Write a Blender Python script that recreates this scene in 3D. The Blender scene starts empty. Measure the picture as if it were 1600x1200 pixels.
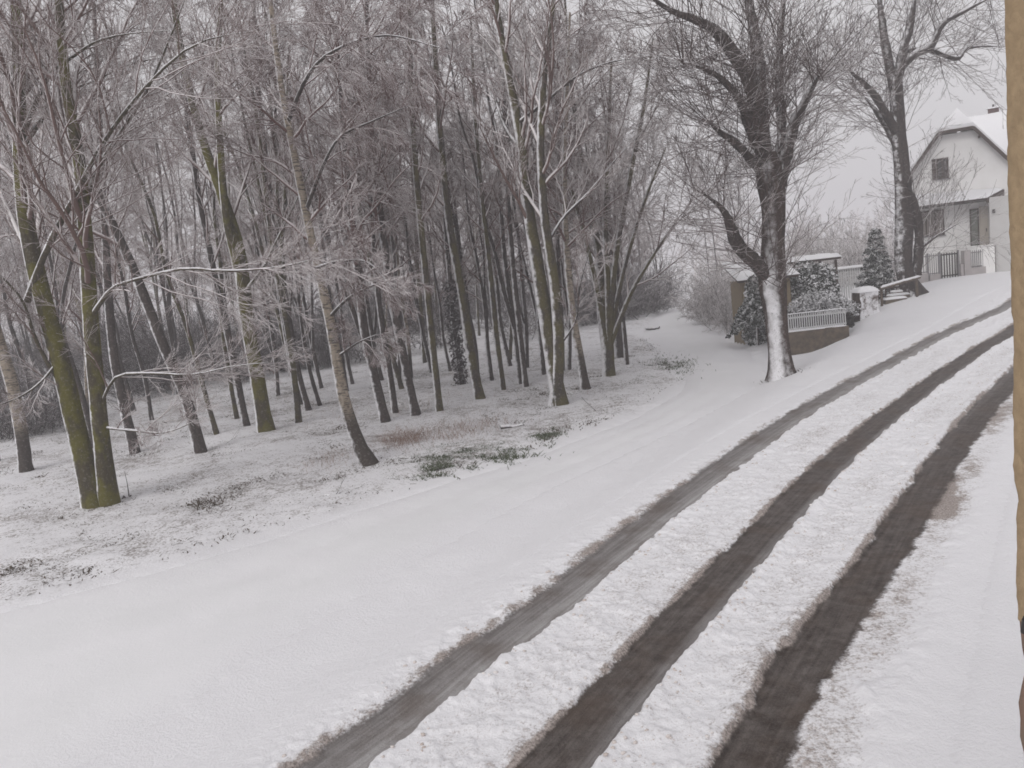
import bpy, math, random
import numpy as np
from mathutils import Matrix, Vector

# ------------------------------------------------------------------ camera
SC = bpy.context.scene
COL = SC.collection
F = 1240.0; PITCH = math.radians(8.0); ROLL = math.radians(6.5); H = 4.2
fw = np.array([0, math.cos(PITCH), -math.sin(PITCH)]); r0 = np.array([1., 0, 0]); u0 = np.cross(r0, fw)
RV = math.cos(ROLL) * r0 - math.sin(ROLL) * u0
UV = math.sin(ROLL) * r0 + math.cos(ROLL) * u0
cam = bpy.data.cameras.new('camera'); camo = bpy.data.objects.new('camera', cam); COL.objects.link(camo)
cam.sensor_width = 36; cam.lens = F / 1600 * 36; cam.clip_start = 0.05; cam.clip_end = 3000
m = Matrix.Identity(4)
for i in range(3):
    m[i][0] = RV[i]; m[i][1] = UV[i]; m[i][2] = -fw[i]
m[2][3] = H
camo.matrix_world = m
SC.camera = camo

# ------------------------------------------------------------------ world, sun, exposure
SUN_EL, SUN_AZ = math.radians(38), math.radians(-142)      # azimuth from +Y towards +X
W = bpy.data.worlds.new('World'); SC.world = W; W.use_nodes = True
nt = W.node_tree; nt.nodes.clear()
sky = nt.nodes.new('ShaderNodeTexSky'); sky.sky_type = 'NISHITA'; sky.sun_disc = False
sky.sun_elevation = SUN_EL; sky.sun_rotation = SUN_AZ; sky.dust_density = 6; sky.air_density = 1.0
hs = nt.nodes.new('ShaderNodeHueSaturation'); hs.inputs['Saturation'].default_value = 0.06
mixw = nt.nodes.new('ShaderNodeMix'); mixw.data_type = 'RGBA'
mixw.inputs[0].default_value = 0.72; mixw.inputs[7].default_value = (8.0, 7.82, 8.05, 1)   # cloud deck evens the sky out
bg = nt.nodes.new('ShaderNodeBackground'); bg.inputs['Strength'].default_value = 0.1
wo = nt.nodes.new('ShaderNodeOutputWorld')
nt.links.new(sky.outputs[0], hs.inputs['Color']); nt.links.new(hs.outputs[0], mixw.inputs[6])
nt.links.new(mixw.outputs[2], bg.inputs[0]); nt.links.new(bg.outputs[0], wo.inputs[0])
sl = bpy.data.lights.new('sun', 'SUN'); sl.energy = 1.0; sl.angle = math.radians(30); sl.color = (1, .975, .95)
so = bpy.data.objects.new('sun', sl); COL.objects.link(so)
sd = Vector((math.sin(SUN_AZ) * math.cos(SUN_EL), math.cos(SUN_AZ) * math.cos(SUN_EL), math.sin(SUN_EL)))
so.rotation_euler = sd.to_track_quat('Z', 'Y').to_euler(); so.location = (0, 0, 60)
SC.view_settings.view_transform = 'Standard'; SC.view_settings.look = 'None'
SC.view_settings.exposure = 0.07; SC.view_settings.gamma = 1
SC.render.engine = 'CYCLES'
SC.cycles.max_bounces = 5; SC.cycles.diffuse_bounces = 3; SC.cycles.volume_bounces = 1
SC.cycles.pixel_filter_type = 'BLACKMAN_HARRIS'; SC.cycles.filter_width = 1.7

# ------------------------------------------------------------------ maths helpers
def ss(a, b, x):
    t = np.clip((np.asarray(x, float) - a) / (b - a), 0, 1); return t * t * (3 - 2 * t)

def _hash(ix, iy, seed):
    h = (ix.astype(np.int64) * 374761393 + iy.astype(np.int64) * 668265263 + seed * 974711) & 0xffffffff
    h = ((h ^ (h >> 13)) * 1274126177) & 0xffffffff
    h = ((h ^ (h >> 16)) * 2246822519) & 0xffffffff
    return ((h ^ (h >> 15)) & 0xffffff) / float(0xffffff)

def vn(x, y, seed=0):
    x = np.asarray(x, float); y = np.asarray(y, float)
    ix = np.floor(x); iy = np.floor(y); fx = x - ix; fy = y - iy
    fx = fx * fx * (3 - 2 * fx); fy = fy * fy * (3 - 2 * fy)
    a = _hash(ix, iy, seed); b = _hash(ix + 1, iy, seed); c = _hash(ix, iy + 1, seed); d = _hash(ix + 1, iy + 1, seed)
    return (a + (b - a) * fx) * (1 - fy) + (c + (d - c) * fx) * fy

def fbm(x, y, seed=0, o=4):
    s = 0; a = .5; t = 0
    for k in range(o):
        s = s + a * vn(x * 2 ** k, y * 2 ** k, seed + k * 17); t += a; a *= .55
    return s / t

def h0(x, y):
    x = np.asarray(x, float); y = np.asarray(y, float)
    s = .55 * x + .83 * y; c = .83 * x - .55 * y
    r = 1.2 * ss(27, 48, s) * ss(-12, -3, c) + 1.0 * ss(51, 57, s) * ss(-9, -3, c)
    r = r * (1 - .95 * np.exp(-((x - 12.8) / 3.6) ** 2 - ((y - 35.5) / 3.2) ** 2))
    r = r - .42 * np.exp(-((x - 12.6) / 2.6) ** 2 - ((y - 33.6) / 1.5) ** 2)
    r = r - .38 * (1 - ss(-7.5, -5.7, c + .25 * np.clip(y - 24, 0, 20) * .0)) * ss(60, 40, y)
    r = r + 1.2 * ss(80, 200, y)
    w = ss(-4, -10, c - 0)
    return r + (fbm(x / 8, y / 8, 3, 3) - .5) * .35 * w

def ray(px, py): return fw + RV * (px - 800) / F + UV * (600 - py) / F
def at(px, py, y):
    d = ray(px, py); return np.array([0, 0, H]) + d * (y / d[1])
def place(px, py):
    z = 0.
    for _ in range(60):
        d = ray(px, py); t = (z - H) / d[2]
        p = np.array([0, 0, H]) + d * t
        z = .6 * z + .4 * float(h0(p[0], p[1]))
    p[2] = float(h0(p[0], p[1])); return p

def smooth_line(P, n):
    P = np.asarray(P, float)
    Q = np.vstack([2 * P[0] - P[1], P, 2 * P[-1] - P[-2]]); out = []
    for i in range(1, len(Q) - 2):
        p0, p1, p2, p3 = Q[i - 1:i + 3]
        t = np.linspace(0, 1, 14, endpoint=False)[:, None]
        out.append(.5 * (2 * p1 + (p2 - p0) * t + (2 * p0 - 5 * p1 + 4 * p2 - p3) * t ** 2 + (3 * p1 - p0 - 3 * p2 + p3) * t ** 3))
    out.append(P[-1:]); C = np.vstack(out)
    L = np.r_[0, np.cumsum(np.linalg.norm(np.diff(C[:, :3] if C.shape[1] > 3 else C, axis=0), axis=1))]
    u = np.linspace(0, L[-1], n)
    return np.stack([np.interp(u, L, C[:, k]) for k in range(C.shape[1])], 1)

# ------------------------------------------------------------------ object helpers
def tag(o, label=None, cat=None, group=None, kind=None):
    if label: o['label'] = label
    if cat: o['category'] = cat
    if group: o['group'] = group
    if kind: o['kind'] = kind
    return o

def empty(name, loc, label, cat, group=None):
    o = bpy.data.objects.new(name, None); COL.objects.link(o); o.location = loc
    o.empty_display_size = .2
    return tag(o, label, cat, group)

def mesh_np(name, V, Fc, mat, parent=None, smooth=True, attrs=None, mats=None, midx=None):
    """V (n,3); Fc list of (array (m,k)) face blocks"""
    if not isinstance(Fc, list): Fc = [Fc]
    me = bpy.data.meshes.new(name); V = np.asarray(V, np.float32)
    me.vertices.add(len(V)); me.vertices.foreach_set('co', V.ravel())
    loops = np.concatenate([f.ravel() for f in Fc]).astype(np.int32)
    tot = np.concatenate([np.full(len(f), f.shape[1]) for f in Fc]).astype(np.int32)
    start = np.r_[0, np.cumsum(tot)[:-1]].astype(np.int32)
    me.loops.add(len(loops)); me.loops.foreach_set('vertex_index', loops)
    me.polygons.add(len(tot)); me.polygons.foreach_set('loop_start', start); me.polygons.foreach_set('loop_total', tot)
    me.polygons.foreach_set('use_smooth', np.full(len(tot), smooth, bool))
    for mm in (mats or [mat]): me.materials.append(mm)
    if midx is not None: me.polygons.foreach_set('material_index', np.asarray(midx, np.int32))
    for k, a in (attrs or {}).items():
        at_ = me.attributes.new(k, 'FLOAT', 'POINT'); at_.data.foreach_set('value', np.asarray(a, np.float32).ravel())
    me.update(calc_edges=True); me.validate()
    o = bpy.data.objects.new(name, me); COL.objects.link(o)
    if parent is not None: o.parent = parent
    return o

def grid_faces(nu, nv):
    i = np.arange(nu - 1)[:, None] * nv + np.arange(nv - 1)[None]
    i = i.ravel(); return np.stack([i, i + nv, i + nv + 1, i + 1], 1)[:, ::-1]

class MB:
    """collects boxes, bars and prisms into one mesh"""
    def __init__(s): s.V = []; s.F4 = []; s.F3 = []; s.n = 0
    def add(s, V, F4=None, F3=None):
        V = np.asarray(V, float)
        if F4 is not None: s.F4.append(np.asarray(F4) + s.n)
        if F3 is not None: s.F3.append(np.asarray(F3) + s.n)
        s.V.append(V); s.n += len(V)
    def hexa(s, P):    # 8 points: bottom 4 ccw, top 4 ccw
        s.add(P, [[3, 2, 1, 0], [4, 5, 6, 7], [0, 1, 5, 4], [1, 2, 6, 5], [2, 3, 7, 6], [3, 0, 4, 7]])
    def box(s, c, d, rz=0, M=None):
        x, y, z = np.asarray(d) / 2.
        P = np.array([[-x, -y, -z], [x, -y, -z], [x, y, -z], [-x, y, -z], [-x, -y, z], [x, -y, z], [x, y, z], [-x, y, z]])
        ca, sa = math.cos(rz), math.sin(rz); Rm = np.array([[ca, -sa, 0], [sa, ca, 0], [0, 0, 1]])
        s.hexa(P @ Rm.T + np.asarray(c))
    def bar(s, a, b, r, k=6, r2=None):
        V, Fq = tubes(np.array([[a, b]], float), np.array([[r, r if r2 is None else r2]]), k); s.add(V, Fq)
        s.add(V[:k], None, [[0, i + 1, i] for i in range(1, k - 1)]); s.add(V[k:], None, [[0, i, i + 1] for i in range(1, k - 1)])
    def beam(s, a, b, w, hh):
        a = np.asarray(a, float); b = np.asarray(b, float); t = b - a; t = t / np.linalg.norm(t)
        sx = np.cross(t, [0, 0, 1.]); sx = sx / max(np.linalg.norm(sx), 1e-6) * w / 2; up = np.cross(sx, t); up = up / np.linalg.norm(up) * hh / 2
        s.hexa([a - sx - up, a + sx - up, b + sx - up, b - sx - up, a - sx + up, a + sx + up, b + sx + up, b - sx + up])
    def prism(s, poly, n):   # polygon (k,3) planar, thickness vector n
        P = np.asarray(poly, float); k = len(P); n = np.asarray(n, float)
        s.add(np.vstack([P, P + n]), [[i, (i + 1) % k, k + (i + 1) % k, k + i] for i in range(k)],
              [[0, i + 1, i] for i in range(1, k - 1)] + [[k, k + i, k + i + 1] for i in range(1, k - 1)])
    def build(s, name, mat, parent=None, smooth=False, off=None):
        V = np.vstack(s.V)
        if off is not None: V = V - np.asarray(off)
        Fc = [np.vstack(f) for f in (s.F4, s.F3) if f]
        return mesh_np(name, V, Fc, mat, parent, smooth)

def tubes(P, R, k):
    N, m_, _ = P.shape
    T = np.empty_like(P); T[:, 1:-1] = P[:, 2:] - P[:, :-2]; T[:, 0] = P[:, 1] - P[:, 0]; T[:, -1] = P[:, -1] - P[:, -2]
    T /= np.linalg.norm(T, axis=2, keepdims=True) + 1e-9
    ref = np.zeros((N, 1, 3)); main = np.abs(T.mean(1)); ax = np.argmin(main, 1); ref[np.arange(N), 0, ax] = 1
    A = np.cross(T, ref); A /= np.linalg.norm(A, axis=2, keepdims=True) + 1e-9
    B = np.cross(T, A)
    th = np.arange(k) * 2 * math.pi / k
    V = P[:, :, None] + R[:, :, None, None] * (A[:, :, None] * np.cos(th)[None, None, :, None] + B[:, :, None] * np.sin(th)[None, None, :, None])
    i = (np.arange(N)[:, None, None] * m_ + np.arange(m_ - 1)[None, :, None]) * k
    j = np.arange(k)[None, None]; jn = (j + 1) % k
    Fq = np.stack(np.broadcast_arrays(i + j, i + jn, i + k + jn, i + k + j), -1).reshape(-1, 4)
    return V.reshape(-1, 3), Fq

def join_tubes(parts):
    Vs = []; Fs = []; n = 0
    for P, R, k in parts:
        V, f = tubes(P, R, k); Vs.append(V); Fs.append(f + n); n += len(V)
    return np.vstack(Vs), np.vstack(Fs)

# ------------------------------------------------------------------ materials
class NT:
    def __init__(s, name):
        s.m = bpy.data.materials.new(name); s.m.use_nodes = True; s.t = s.m.node_tree; s.t.nodes.clear()
        s.o = s.n('ShaderNodeOutputMaterial'); s.b = s.n('ShaderNodeBsdfPrincipled'); s.l(s.b.outputs[0], s.o.inputs[0])
    def n(s, t, **k):
        x = s.t.nodes.new(t)
        for a, b in k.items(): setattr(x, a, b)
        return x
    def l(s, a, b): s.t.links.new(a, b)
    def val(s, sock, v):
        if isinstance(v, bpy.types.NodeSocket): s.l(v, sock)
        elif isinstance(v, (tuple, list)) and len(v) == 3 and sock.type == 'RGBA': sock.default_value = (*v, 1)
        else: sock.default_value = v
    def noise(s, scale, detail=4, rough=.6, vec=None, coord='Object', stretch=None):
        tc = s.n('ShaderNodeTexCoord'); v = vec or tc.outputs[coord]
        if stretch:
            mp = s.n('ShaderNodeMapping'); mp.inputs['Scale'].default_value = stretch; s.l(v, mp.inputs[0]); v = mp.outputs[0]
        x = s.n('ShaderNodeTexNoise'); x.inputs['Scale'].default_value = scale; x.inputs['Detail'].default_value = detail
        x.inputs['Roughness'].default_value = rough; s.l(v, x.inputs['Vector']); return x.outputs[0]
    def ramp(s, v, a, b, c0=0., c1=1.):
        x = s.n('ShaderNodeMapRange', interpolation_type='SMOOTHSTEP'); s.val(x.inputs[0], v)
        x.inputs[1].default_value = a; x.inputs[2].default_value = b; x.inputs[3].default_value = c0; x.inputs[4].default_value = c1; return x.outputs[0]
    def math(s, op, a, b=0.):
        x = s.n('ShaderNodeMath', operation=op); s.val(x.inputs[0], a); s.val(x.inputs[1], b); return x.outputs[0]
    def mix(s, f, a, b):
        x = s.n('ShaderNodeMix', data_type='RGBA'); s.val(x.inputs[0], f); s.val(x.inputs[6], a); s.val(x.inputs[7], b); return x.outputs[2]
    def attr(s, name): return s.n('ShaderNodeAttribute', attribute_name=name).outputs['Fac']
    def snowdot(s, d):
        g = s.n('ShaderNodeNewGeometry'); x = s.n('ShaderNodeVectorMath', operation='DOT_PRODUCT'); s.l(g.outputs['Normal'], x.inputs[0])
        v = Vector(d).normalized(); x.inputs[1].default_value = v; return x.outputs['Value']
    def rand(s): return s.n('ShaderNodeObjectInfo').outputs['Random']
    def bump(s, hgt, strength, dist):
        x = s.n('ShaderNodeBump'); s.val(x.inputs['Strength'], strength); x.inputs['Distance'].default_value = dist; s.l(hgt, x.inputs['Height']); s.l(x.outputs[0], s.b.inputs['Normal'])
    def done(s, col, rough=.8, spec=.3):
        s.val(s.b.inputs['Base Color'], col); s.val(s.b.inputs['Roughness'], rough); s.b.inputs['Specular IOR Level'].default_value = spec; return s.m

SNOW = (.80, .795, .815)

def bark_mat(name, c1, c2, wind=(-.5, -.5, .7), lo=.45, hi=.8, amp=.7, scale=9, moss=None, birch=False, snow=SNOW, bmp=.6):
    n = NT(name)
    a = n.noise(scale, 5, .65, stretch=(1, 1, .25)); col = n.mix(n.ramp(a, .3, .7), c1, c2)
    if moss:
        mo = n.noise(2.2, 3, .6, stretch=(1, 1, .6)); col = n.mix(n.ramp(mo, .40, .58), col, moss)
    if birch:
        b = n.noise(5, 4, .7, stretch=(1, 1, 5)); col = n.mix(n.ramp(b, .5, .6), col, (.06, .05, .044))
        tc = n.n('ShaderNodeTexCoord'); sp = n.n('ShaderNodeSeparateXYZ'); n.l(tc.outputs['Object'], sp.inputs[0])
        g = n.math('ADD', n.ramp(sp.outputs[2], .3, 2.6), n.math('MULTIPLY', n.math('SUBTRACT', b, .5), 1.6))
        col = n.mix(n.ramp(g, .3, .7), (.055, .045, .04), col)
    d = n.math('ADD', n.snowdot(wind), n.math('MULTIPLY', n.math('SUBTRACT', n.noise(4, 5, .75), .5), amp * 2))
    if name == 'linden_bark':
        tc = n.n('ShaderNodeTexCoord'); sp = n.n('ShaderNodeSeparateXYZ'); n.l(tc.outputs['Object'], sp.inputs[0]); d = n.math('SUBTRACT', d, n.ramp(sp.outputs[2], 2.6, 4.6, 0, .28))
    col = n.mix(n.ramp(d, lo, hi), col, snow)
    pa = n.noise(16, 4, .75); col = n.mix(n.math('MULTIPLY', n.ramp(pa, .54, .66), .6), col, (.21, .2, .18)); col = n.mix(n.math('MULTIPLY', n.ramp(pa, .42, .3), .6), col, (.02, .016, .014))
    n.bump(n.math('ADD', a, n.math('MULTIPLY', pa, .6)), bmp, .05)
    return n.done(col, .9, .2)

def twig_mat(name, c1, c2, lo=-.2, hi=.45, amp=.35, snow=(.75, .715, .72)):
    n = NT(name)
    col = n.mix(n.rand(), c1, c2)
    d = n.math('ADD', n.snowdot((-.25, -.3, .9)), n.math('MULTIPLY', n.math('SUBTRACT', n.noise(3, 3, .7), .5), amp * 2))
    col = n.mix(n.ramp(d, lo, hi), col, snow)
    return n.done(col, .9, .15)

M = {}
M['moss'] = bark_mat('mossy_bark', (.075, .062, .035), (.05, .042, .03), (-.95, -.15, .3), .62, .85, .45, moss=(.105, .095, .02))
M['moss2'] = bark_mat('thin_mossy_bark', (.07, .058, .045), (.045, .038, .033), (-.9, -.2, .4), .55, .9, .6, moss=(.085, .073, .032))
M['dark'] = bark_mat('dark_bark', (.075, .06, .055), (.04, .033, .032), (-.9, -.25, .45), .5, .9, .7)
M['linden'] = bark_mat('linden_bark', (.075, .05, .042), (.038, .028, .025), (-.5, -.8, .4), .5, 1.0, .42, scale=7, bmp=1.0)
M['birch'] = bark_mat('birch_bark', (.22, .18, .135), (.36, .31, .255), (-.9, -.2, .5), .55, .9, .6, birch=True)
M['lindenlimb'] = bark_mat('linden_limb_bark', (.062, .048, .043), (.035, .028, .027), (-.35, -.4, .85), .5, .85, .5, scale=7, bmp=1.0)
M['linden2'] = bark_mat('linden_bark_dark', (.062, .048, .043), (.035, .028, .027), (-.75, -.4, .5), .72, 1.0, .6, scale=7, bmp=1.0)
M['limb'] = bark_mat('limb_bark', (.07, .058, .05), (.042, .035, .033), (-.3, -.3, .9), .3, .7, .5)
M['limbmoss'] = bark_mat('mossy_limb_bark', (.085, .07, .04), (.05, .042, .033), (-.35, -.3, .88), .3, .7, .5)
M['twig'] = twig_mat('snowy_twigs', (.115, .073, .065), (.145, .096, .085), -.1, .55)
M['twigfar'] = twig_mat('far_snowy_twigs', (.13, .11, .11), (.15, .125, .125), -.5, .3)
M['twigdark'] = twig_mat('dark_twigs', (.085, .06, .054), (.07, .05, .046), .25, .85)
M['twigbirch'] = twig_mat('birch_twigs', (.12, .07, .064), (.15, .09, .082), .1, .8)
M['twigthick'] = twig_mat('thicket_twigs', (.05, .04, .042), (.06, .048, .05), .45, 1.)
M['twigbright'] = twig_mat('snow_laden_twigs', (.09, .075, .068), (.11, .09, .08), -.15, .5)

def ground_mat():
    n = NT('woodland_snow')
    w = n.attr('woods')
    big = n.noise(.35, 4, .6); mid = n.noise(3.2, 5, .7); fine = n.noise(19, 4, .7)
    s = n.math('ADD', n.math('MULTIPLY', fine, .55), n.math('ADD', n.math('MULTIPLY', mid, .3), n.math('MULTIPLY', big, .3)))
    th = n.ramp(s, .565, .68)
    litter = n.mix(n.ramp(n.noise(7, 3), .35, .65), (.13, .105, .075), (.17, .13, .115))
    col = n.mix(n.math('MULTIPLY', n.math('MULTIPLY', th, w), .85), SNOW, litter)
    n.bump(n.math('ADD', n.noise(5, 5, .65), n.noise(26, 5, .7)), .6, .035)
    return n.done(col, .7, .25)

def path_mat():
    n = NT('path_snow')
    a = n.noise(.5, 4, .6); b = n.noise(14, 4, .7)
    col = n.mix(n.ramp(a, .35, .7), (.76, .76, .77), (.8, .795, .81)); col = n.mix(n.attr('edge'), SNOW, col)
    ed = n.attr('edge'); n.bump(n.math('ADD', n.noise(5, 5, .65), n.noise(26, 5, .7)), n.ramp(ed, 0, 1, .6, .25), .035)
    return n.done(col, .65, .25)

def road_mat():
    n = NT('road_slush_and_snow')
    rut, dirt, kind = n.attr('rut'), n.attr('dirt'), n.attr('slush')
    u, v = n.attr('u'), n.attr('v')
    cb = n.n('ShaderNodeCombineXYZ'); n.l(n.math('MULTIPLY', u, .35), cb.inputs[0]); n.l(n.math('MULTIPLY', v, 9), cb.inputs[1])
    st = n.noise(2.2, 4, .6, vec=cb.outputs[0]); fine = n.noise(26, 5, .7); mid = n.noise(5, 5, .65)
    wet = n.mix(n.math('ADD', n.math('MULTIPLY', n.ramp(st, .3, .72), .6), n.math('MULTIPLY', n.ramp(mid, .35, .7), .4)), (.032, .023, .019), (.095, .074, .063))
    slush = n.mix(n.ramp(st, .3, .7), (.27, .255, .25), (.44, .43, .43))
    base = n.mix(n.math('ADD', kind, n.math('MULTIPLY', n.math('SUBTRACT', mid, .5), .5)), wet, slush)
    gr = n.noise(60, 3, .8); base = n.mix(n.ramp(gr, .5, .7, 0, .45), base, (.16, .14, .13)); base = n.mix(n.ramp(gr, .48, .3, 0, .5), base, (.02, .016, .014)); base = n.mix(n.ramp(fine, .60, .80), base, n.mix(.25, base, (.5, .48, .47)))
    base = n.mix(n.math('MULTIPLY', n.ramp(n.noise(1.1, 4, .6), .45, .7), .5), base, (.09, .062, .045))
    dn = n.ramp(n.math('ADD', dirt, n.math('ADD', n.math('MULTIPLY', n.math('SUBTRACT', fine, .5), 1.5), n.math('MULTIPLY', n.math('SUBTRACT', mid, .5), .5))), .3, .85)
    dn = n.math('MULTIPLY', dn, n.ramp(dirt, .0, .15))
    rim = n.mix(n.ramp(n.noise(38, 4, .75), .36, .62), (.085, .055, .038), (.4, .335, .295))
    snow = n.mix(n.math('MULTIPLY', dn, .85), SNOW, rim)
    sp = n.ramp(n.math('ADD', n.math('MULTIPLY', fine, .6), n.math('MULTIPLY', mid, .4)), .6, .72)
    snow = n.mix(n.math('MULTIPLY', n.math('MULTIPLY', sp, n.ramp(dirt, .0, .25)), .5), snow, (.36, .3, .27))
    col = n.mix(n.ramp(n.math('ADD', rut, n.math('MULTIPLY', n.math('SUBTRACT', fine, .5), .7)), .3, .8), snow, base)
    n.bump(n.math('ADD', mid, fine), .6, .035)
    return n.done(col, n.ramp(rut, .3, .8, .7, .55), .2)

def simple(name, c1, c2=None, rough=.8, scale=6, bmp=0., dist=.01, snow=None, spec=.3, stretch=None, lo=.5, hi=.8):
    n = NT(name); a = n.noise(scale, 5, .6, stretch=stretch)
    col = n.mix(n.ramp(a, .3, .7), c1, c2 or c1)
    if snow:
        d = n.math('ADD', n.snowdot(snow), n.math('MULTIPLY', n.math('SUBTRACT', n.noise(5, 4, .7), .5), .8))
        col = n.mix(n.ramp(d, lo, hi), col, SNOW)
    if bmp: n.bump(a, bmp, dist)
    return n.done(col, rough, spec)

M['snow'] = simple('lying_snow', SNOW, (.77, .77, .785), .65, 8, .35, .03)
M['clod'] = simple('snow_clod', (.76, .74, .735), (.5, .43, .39), .75, 3)
M['needle'] = simple('evergreen_leaves', (.03, .042, .03), (.05, .06, .045), .7, 4, snow=(-.2, -.35, .9), lo=.25, hi=.75)
M['needle2'] = simple('snowy_hedge_leaves', (.05, .055, .042), (.08, .078, .06), .7, 4, snow=(-.2, -.4, .9), lo=-.25, hi=.4)
M['darkleaf'] = simple('snowless_dark_leaves', (.035, .034, .028), (.05, .045, .038), .8, 5)  # dark leaves without snow, added so the gaps between the pickets look dark
M['ivy'] = simple('ivy_leaves', (.05, .042, .042), (.07, .058, .06), .6, 4, snow=(-.4, -.5, .7), lo=.7, hi=1.1)
M['plaster'] = simple('ochre_plaster', (.37, .275, .17), (.30, .22, .135), .9, 70, .8, .004)
M['brick'] = simple('bare_brick', (.23, .14, .105), (.2, .15, .115), .9, 20, .6, .006)
M['iron'] = simple('dark_iron', (.035, .032, .03), (.05, .045, .042), .5, 20)
M['white'] = simple('white_render', (.86, .85, .84), (.80, .79, .775), .85, 1.2)
M['whitepaint'] = simple('white_paint', (.66, .66, .66), (.58, .58, .575), .6, 5)
M['picketpaint'] = simple('picket_paint', (.62, .62, .62), (.54, .54, .545), .6, 5)
M['greypaint'] = simple('grey_paint', (.24, .23, .235), (.2, .19, .195), .6, 5)
M['ochre'] = simple('shed_ochre', (.27, .215, .14), (.23, .185, .125), .9, 3, .3, .01)
M['stone'] = simple('garden_stone', (.17, .135, .1), (.1, .082, .065), .9, 5, .8, .03)
M['pinkstone'] = simple('pink_plinth', (.42, .39, .385), (.36, .335, .33), .9, 3)
M['brown'] = simple('dark_brown_wood', (.075, .052, .042), (.055, .04, .034), .7, 8, stretch=(1, 1, .3))
M['wood'] = simple('weathered_wood', (.14, .11, .085), (.09, .07, .055), .85, 8, .5, .01, snow=(0, -.1, 1), lo=.45, hi=.75)
M['curtain'] = simple('net_curtain', (.3, .27, .25), (.2, .175, .16), .8, 5, stretch=(4, 1, .3))
M['glass'] = simple('window_glass', (.06, .058, .058), (.1, .095, .092), .12, 2, spec=.5)
M['greenglass'] = simple('door_glass', (.17, .18, .155), (.12, .13, .11), .25, 3, spec=.5)
M['beigewall'] = simple('beige_door_surround', (.47, .43, .37), (.44, .4, .35), .85, 3)
M['greywall'] = simple('grey_side_render', (.56, .55, .54), (.52, .51, .5), .85, 2)
M['chimney'] = simple('chimney_brick', (.13, .085, .08), (.09, .06, .06), .9, 12)
M['russet'] = simple('russet_dry_grass', (.33, .235, .19), (.27, .19, .16), .9, 9)
M['green'] = simple('frosted_green_grass', (.075, .095, .05), (.11, .125, .085), .8, 9)
M['litter'] = simple('dead_leaves', (.06, .048, .035), (.11, .085, .06), .9, 9)
M['ground'] = ground_mat(); M['path'] = path_mat(); M['road'] = road_mat()

# ------------------------------------------------------------------ road, path and ground sheets
pxT2 = [(780, 1285), (865, 1200), (960, 1090), (1090, 950), (1200, 830), (1330, 700), (1450, 605), (1530, 549), (1580, 520)]
pxT1 = [(535, 1200), (700, 1065), (860, 950), (1050, 795), (1250, 650), (1400, 565), (1480, 522), (1575, 480)]
pxT3 = [(1130, 1290), (1173, 1195), (1210, 1125), (1248, 1050), (1304, 975), (1357, 900), (1408, 825), (1457, 750), (1506, 678), (1557, 618), (1590, 585)]
W2 = [place(*p)[:2] for p in pxT2]
d0 = W2[0] - W2[1]; d1 = W2[-1] - W2[-2]; d1 /= np.linalg.norm(d1)
W2 = [W2[0] + d0 * 9, W2[0] + d0 * 4] + W2 + [W2[-1] + d1 * 9, W2[-1] + d1 * 20 + np.array([1.5, -1.])]
C2 = smooth_line(W2, 500)
UL = np.r_[0, np.cumsum(np.linalg.norm(np.diff(C2, axis=0), axis=1))]
TT = np.gradient(C2, axis=0); TT /= np.linalg.norm(TT, axis=1)[:, None]
for _ in range(3):
    TT = np.stack([np.convolve(np.pad(TT[:, k], 12, 'edge'), np.ones(25) / 25, 'valid') for k in (0, 1)], 1)
TT /= np.linalg.norm(TT, axis=1)[:, None]
NN = np.stack([TT[:, 1], -TT[:, 0]], 1)                      # to the right of travel

def road_uv(P):
    P = np.atleast_2d(P); out_u = np.empty(len(P)); out_v = np.empty(len(P))
    for a in range(0, len(P), 4000):
        q = P[a:a + 4000]; d = ((q[:, None] - C2[None]) ** 2).sum(2); i = d.argmin(1)
        out_u[a:a + 4000] = UL[i]; out_v[a:a + 4000] = ((q - C2[i]) * NN[i]).sum(1)
    return out_u, out_v

def track(px):
    P = smooth_line(np.array([place(*p)[:2] for p in px]), 60); u, v = road_uv(P); o = np.argsort(u); return u[o], v[o]
T1u, T1v = track(pxT1); T3u, T3v = track(pxT3)
SV0, SV1 = -3.1, 3.0
us = [UL[int(np.argmin(((C2 - np.array(W2[2])) ** 2).sum(1)))] - 3.0]; end = UL[-1] - .2
ustart = us[0]
while us[-1] < end: us.append(us[-1] + (.026 + .0017 * max(0, us[-1] - ustart - 8)))
us = np.array(us); vs = np.linspace(SV0, SV1, 236)
U, Vv = np.meshgrid(us, vs, indexing='ij')
cx = np.interp(us, UL, C2[:, 0]); cy = np.interp(us, UL, C2[:, 1]); nx = np.interp(us, UL, NN[:, 0]); ny = np.interp(us, UL, NN[:, 1])
X = cx[:, None] + nx[:, None] * Vv; Y = cy[:, None] + ny[:, None] * Vv
v1 = np.interp(us, T1u, T1v)[:, None]; v3 = np.interp(us, T3u, T3v)[:, None]
en = (fbm(X * 2.2, Y * 2.2, 11, 4) - .5); en2 = (fbm(X * 7, Y * 7, 23, 3) - .5)
def rutm(d, wl, wr, soft_l, soft_r, a):      # signed distance from centre; left and right half widths
    e = en * a + en2 * a * .6
    return ss(-wl - soft_l + e, -wl + soft_l * .4 + e, d) * (1 - ss(wr - soft_r * .4 + e, wr + soft_r + e, d))
w1 = .25; w2 = .28; w3 = .24
far = ss(10, 30, us - ustart)[:, None]
r1 = rutm(Vv - v1, w1 + .04, w1, .18, .07, .16); r2 = rutm(Vv, w2, w2 + .02, .07, .06, .14); r3 = rutm(Vv - v3, w3, w3 + .0, .07, .18, .15)
rut = np.maximum(np.maximum(r1, r2), r3)
edge = lambda d, w, s: np.exp(-((d + w) / s) ** 2)
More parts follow.
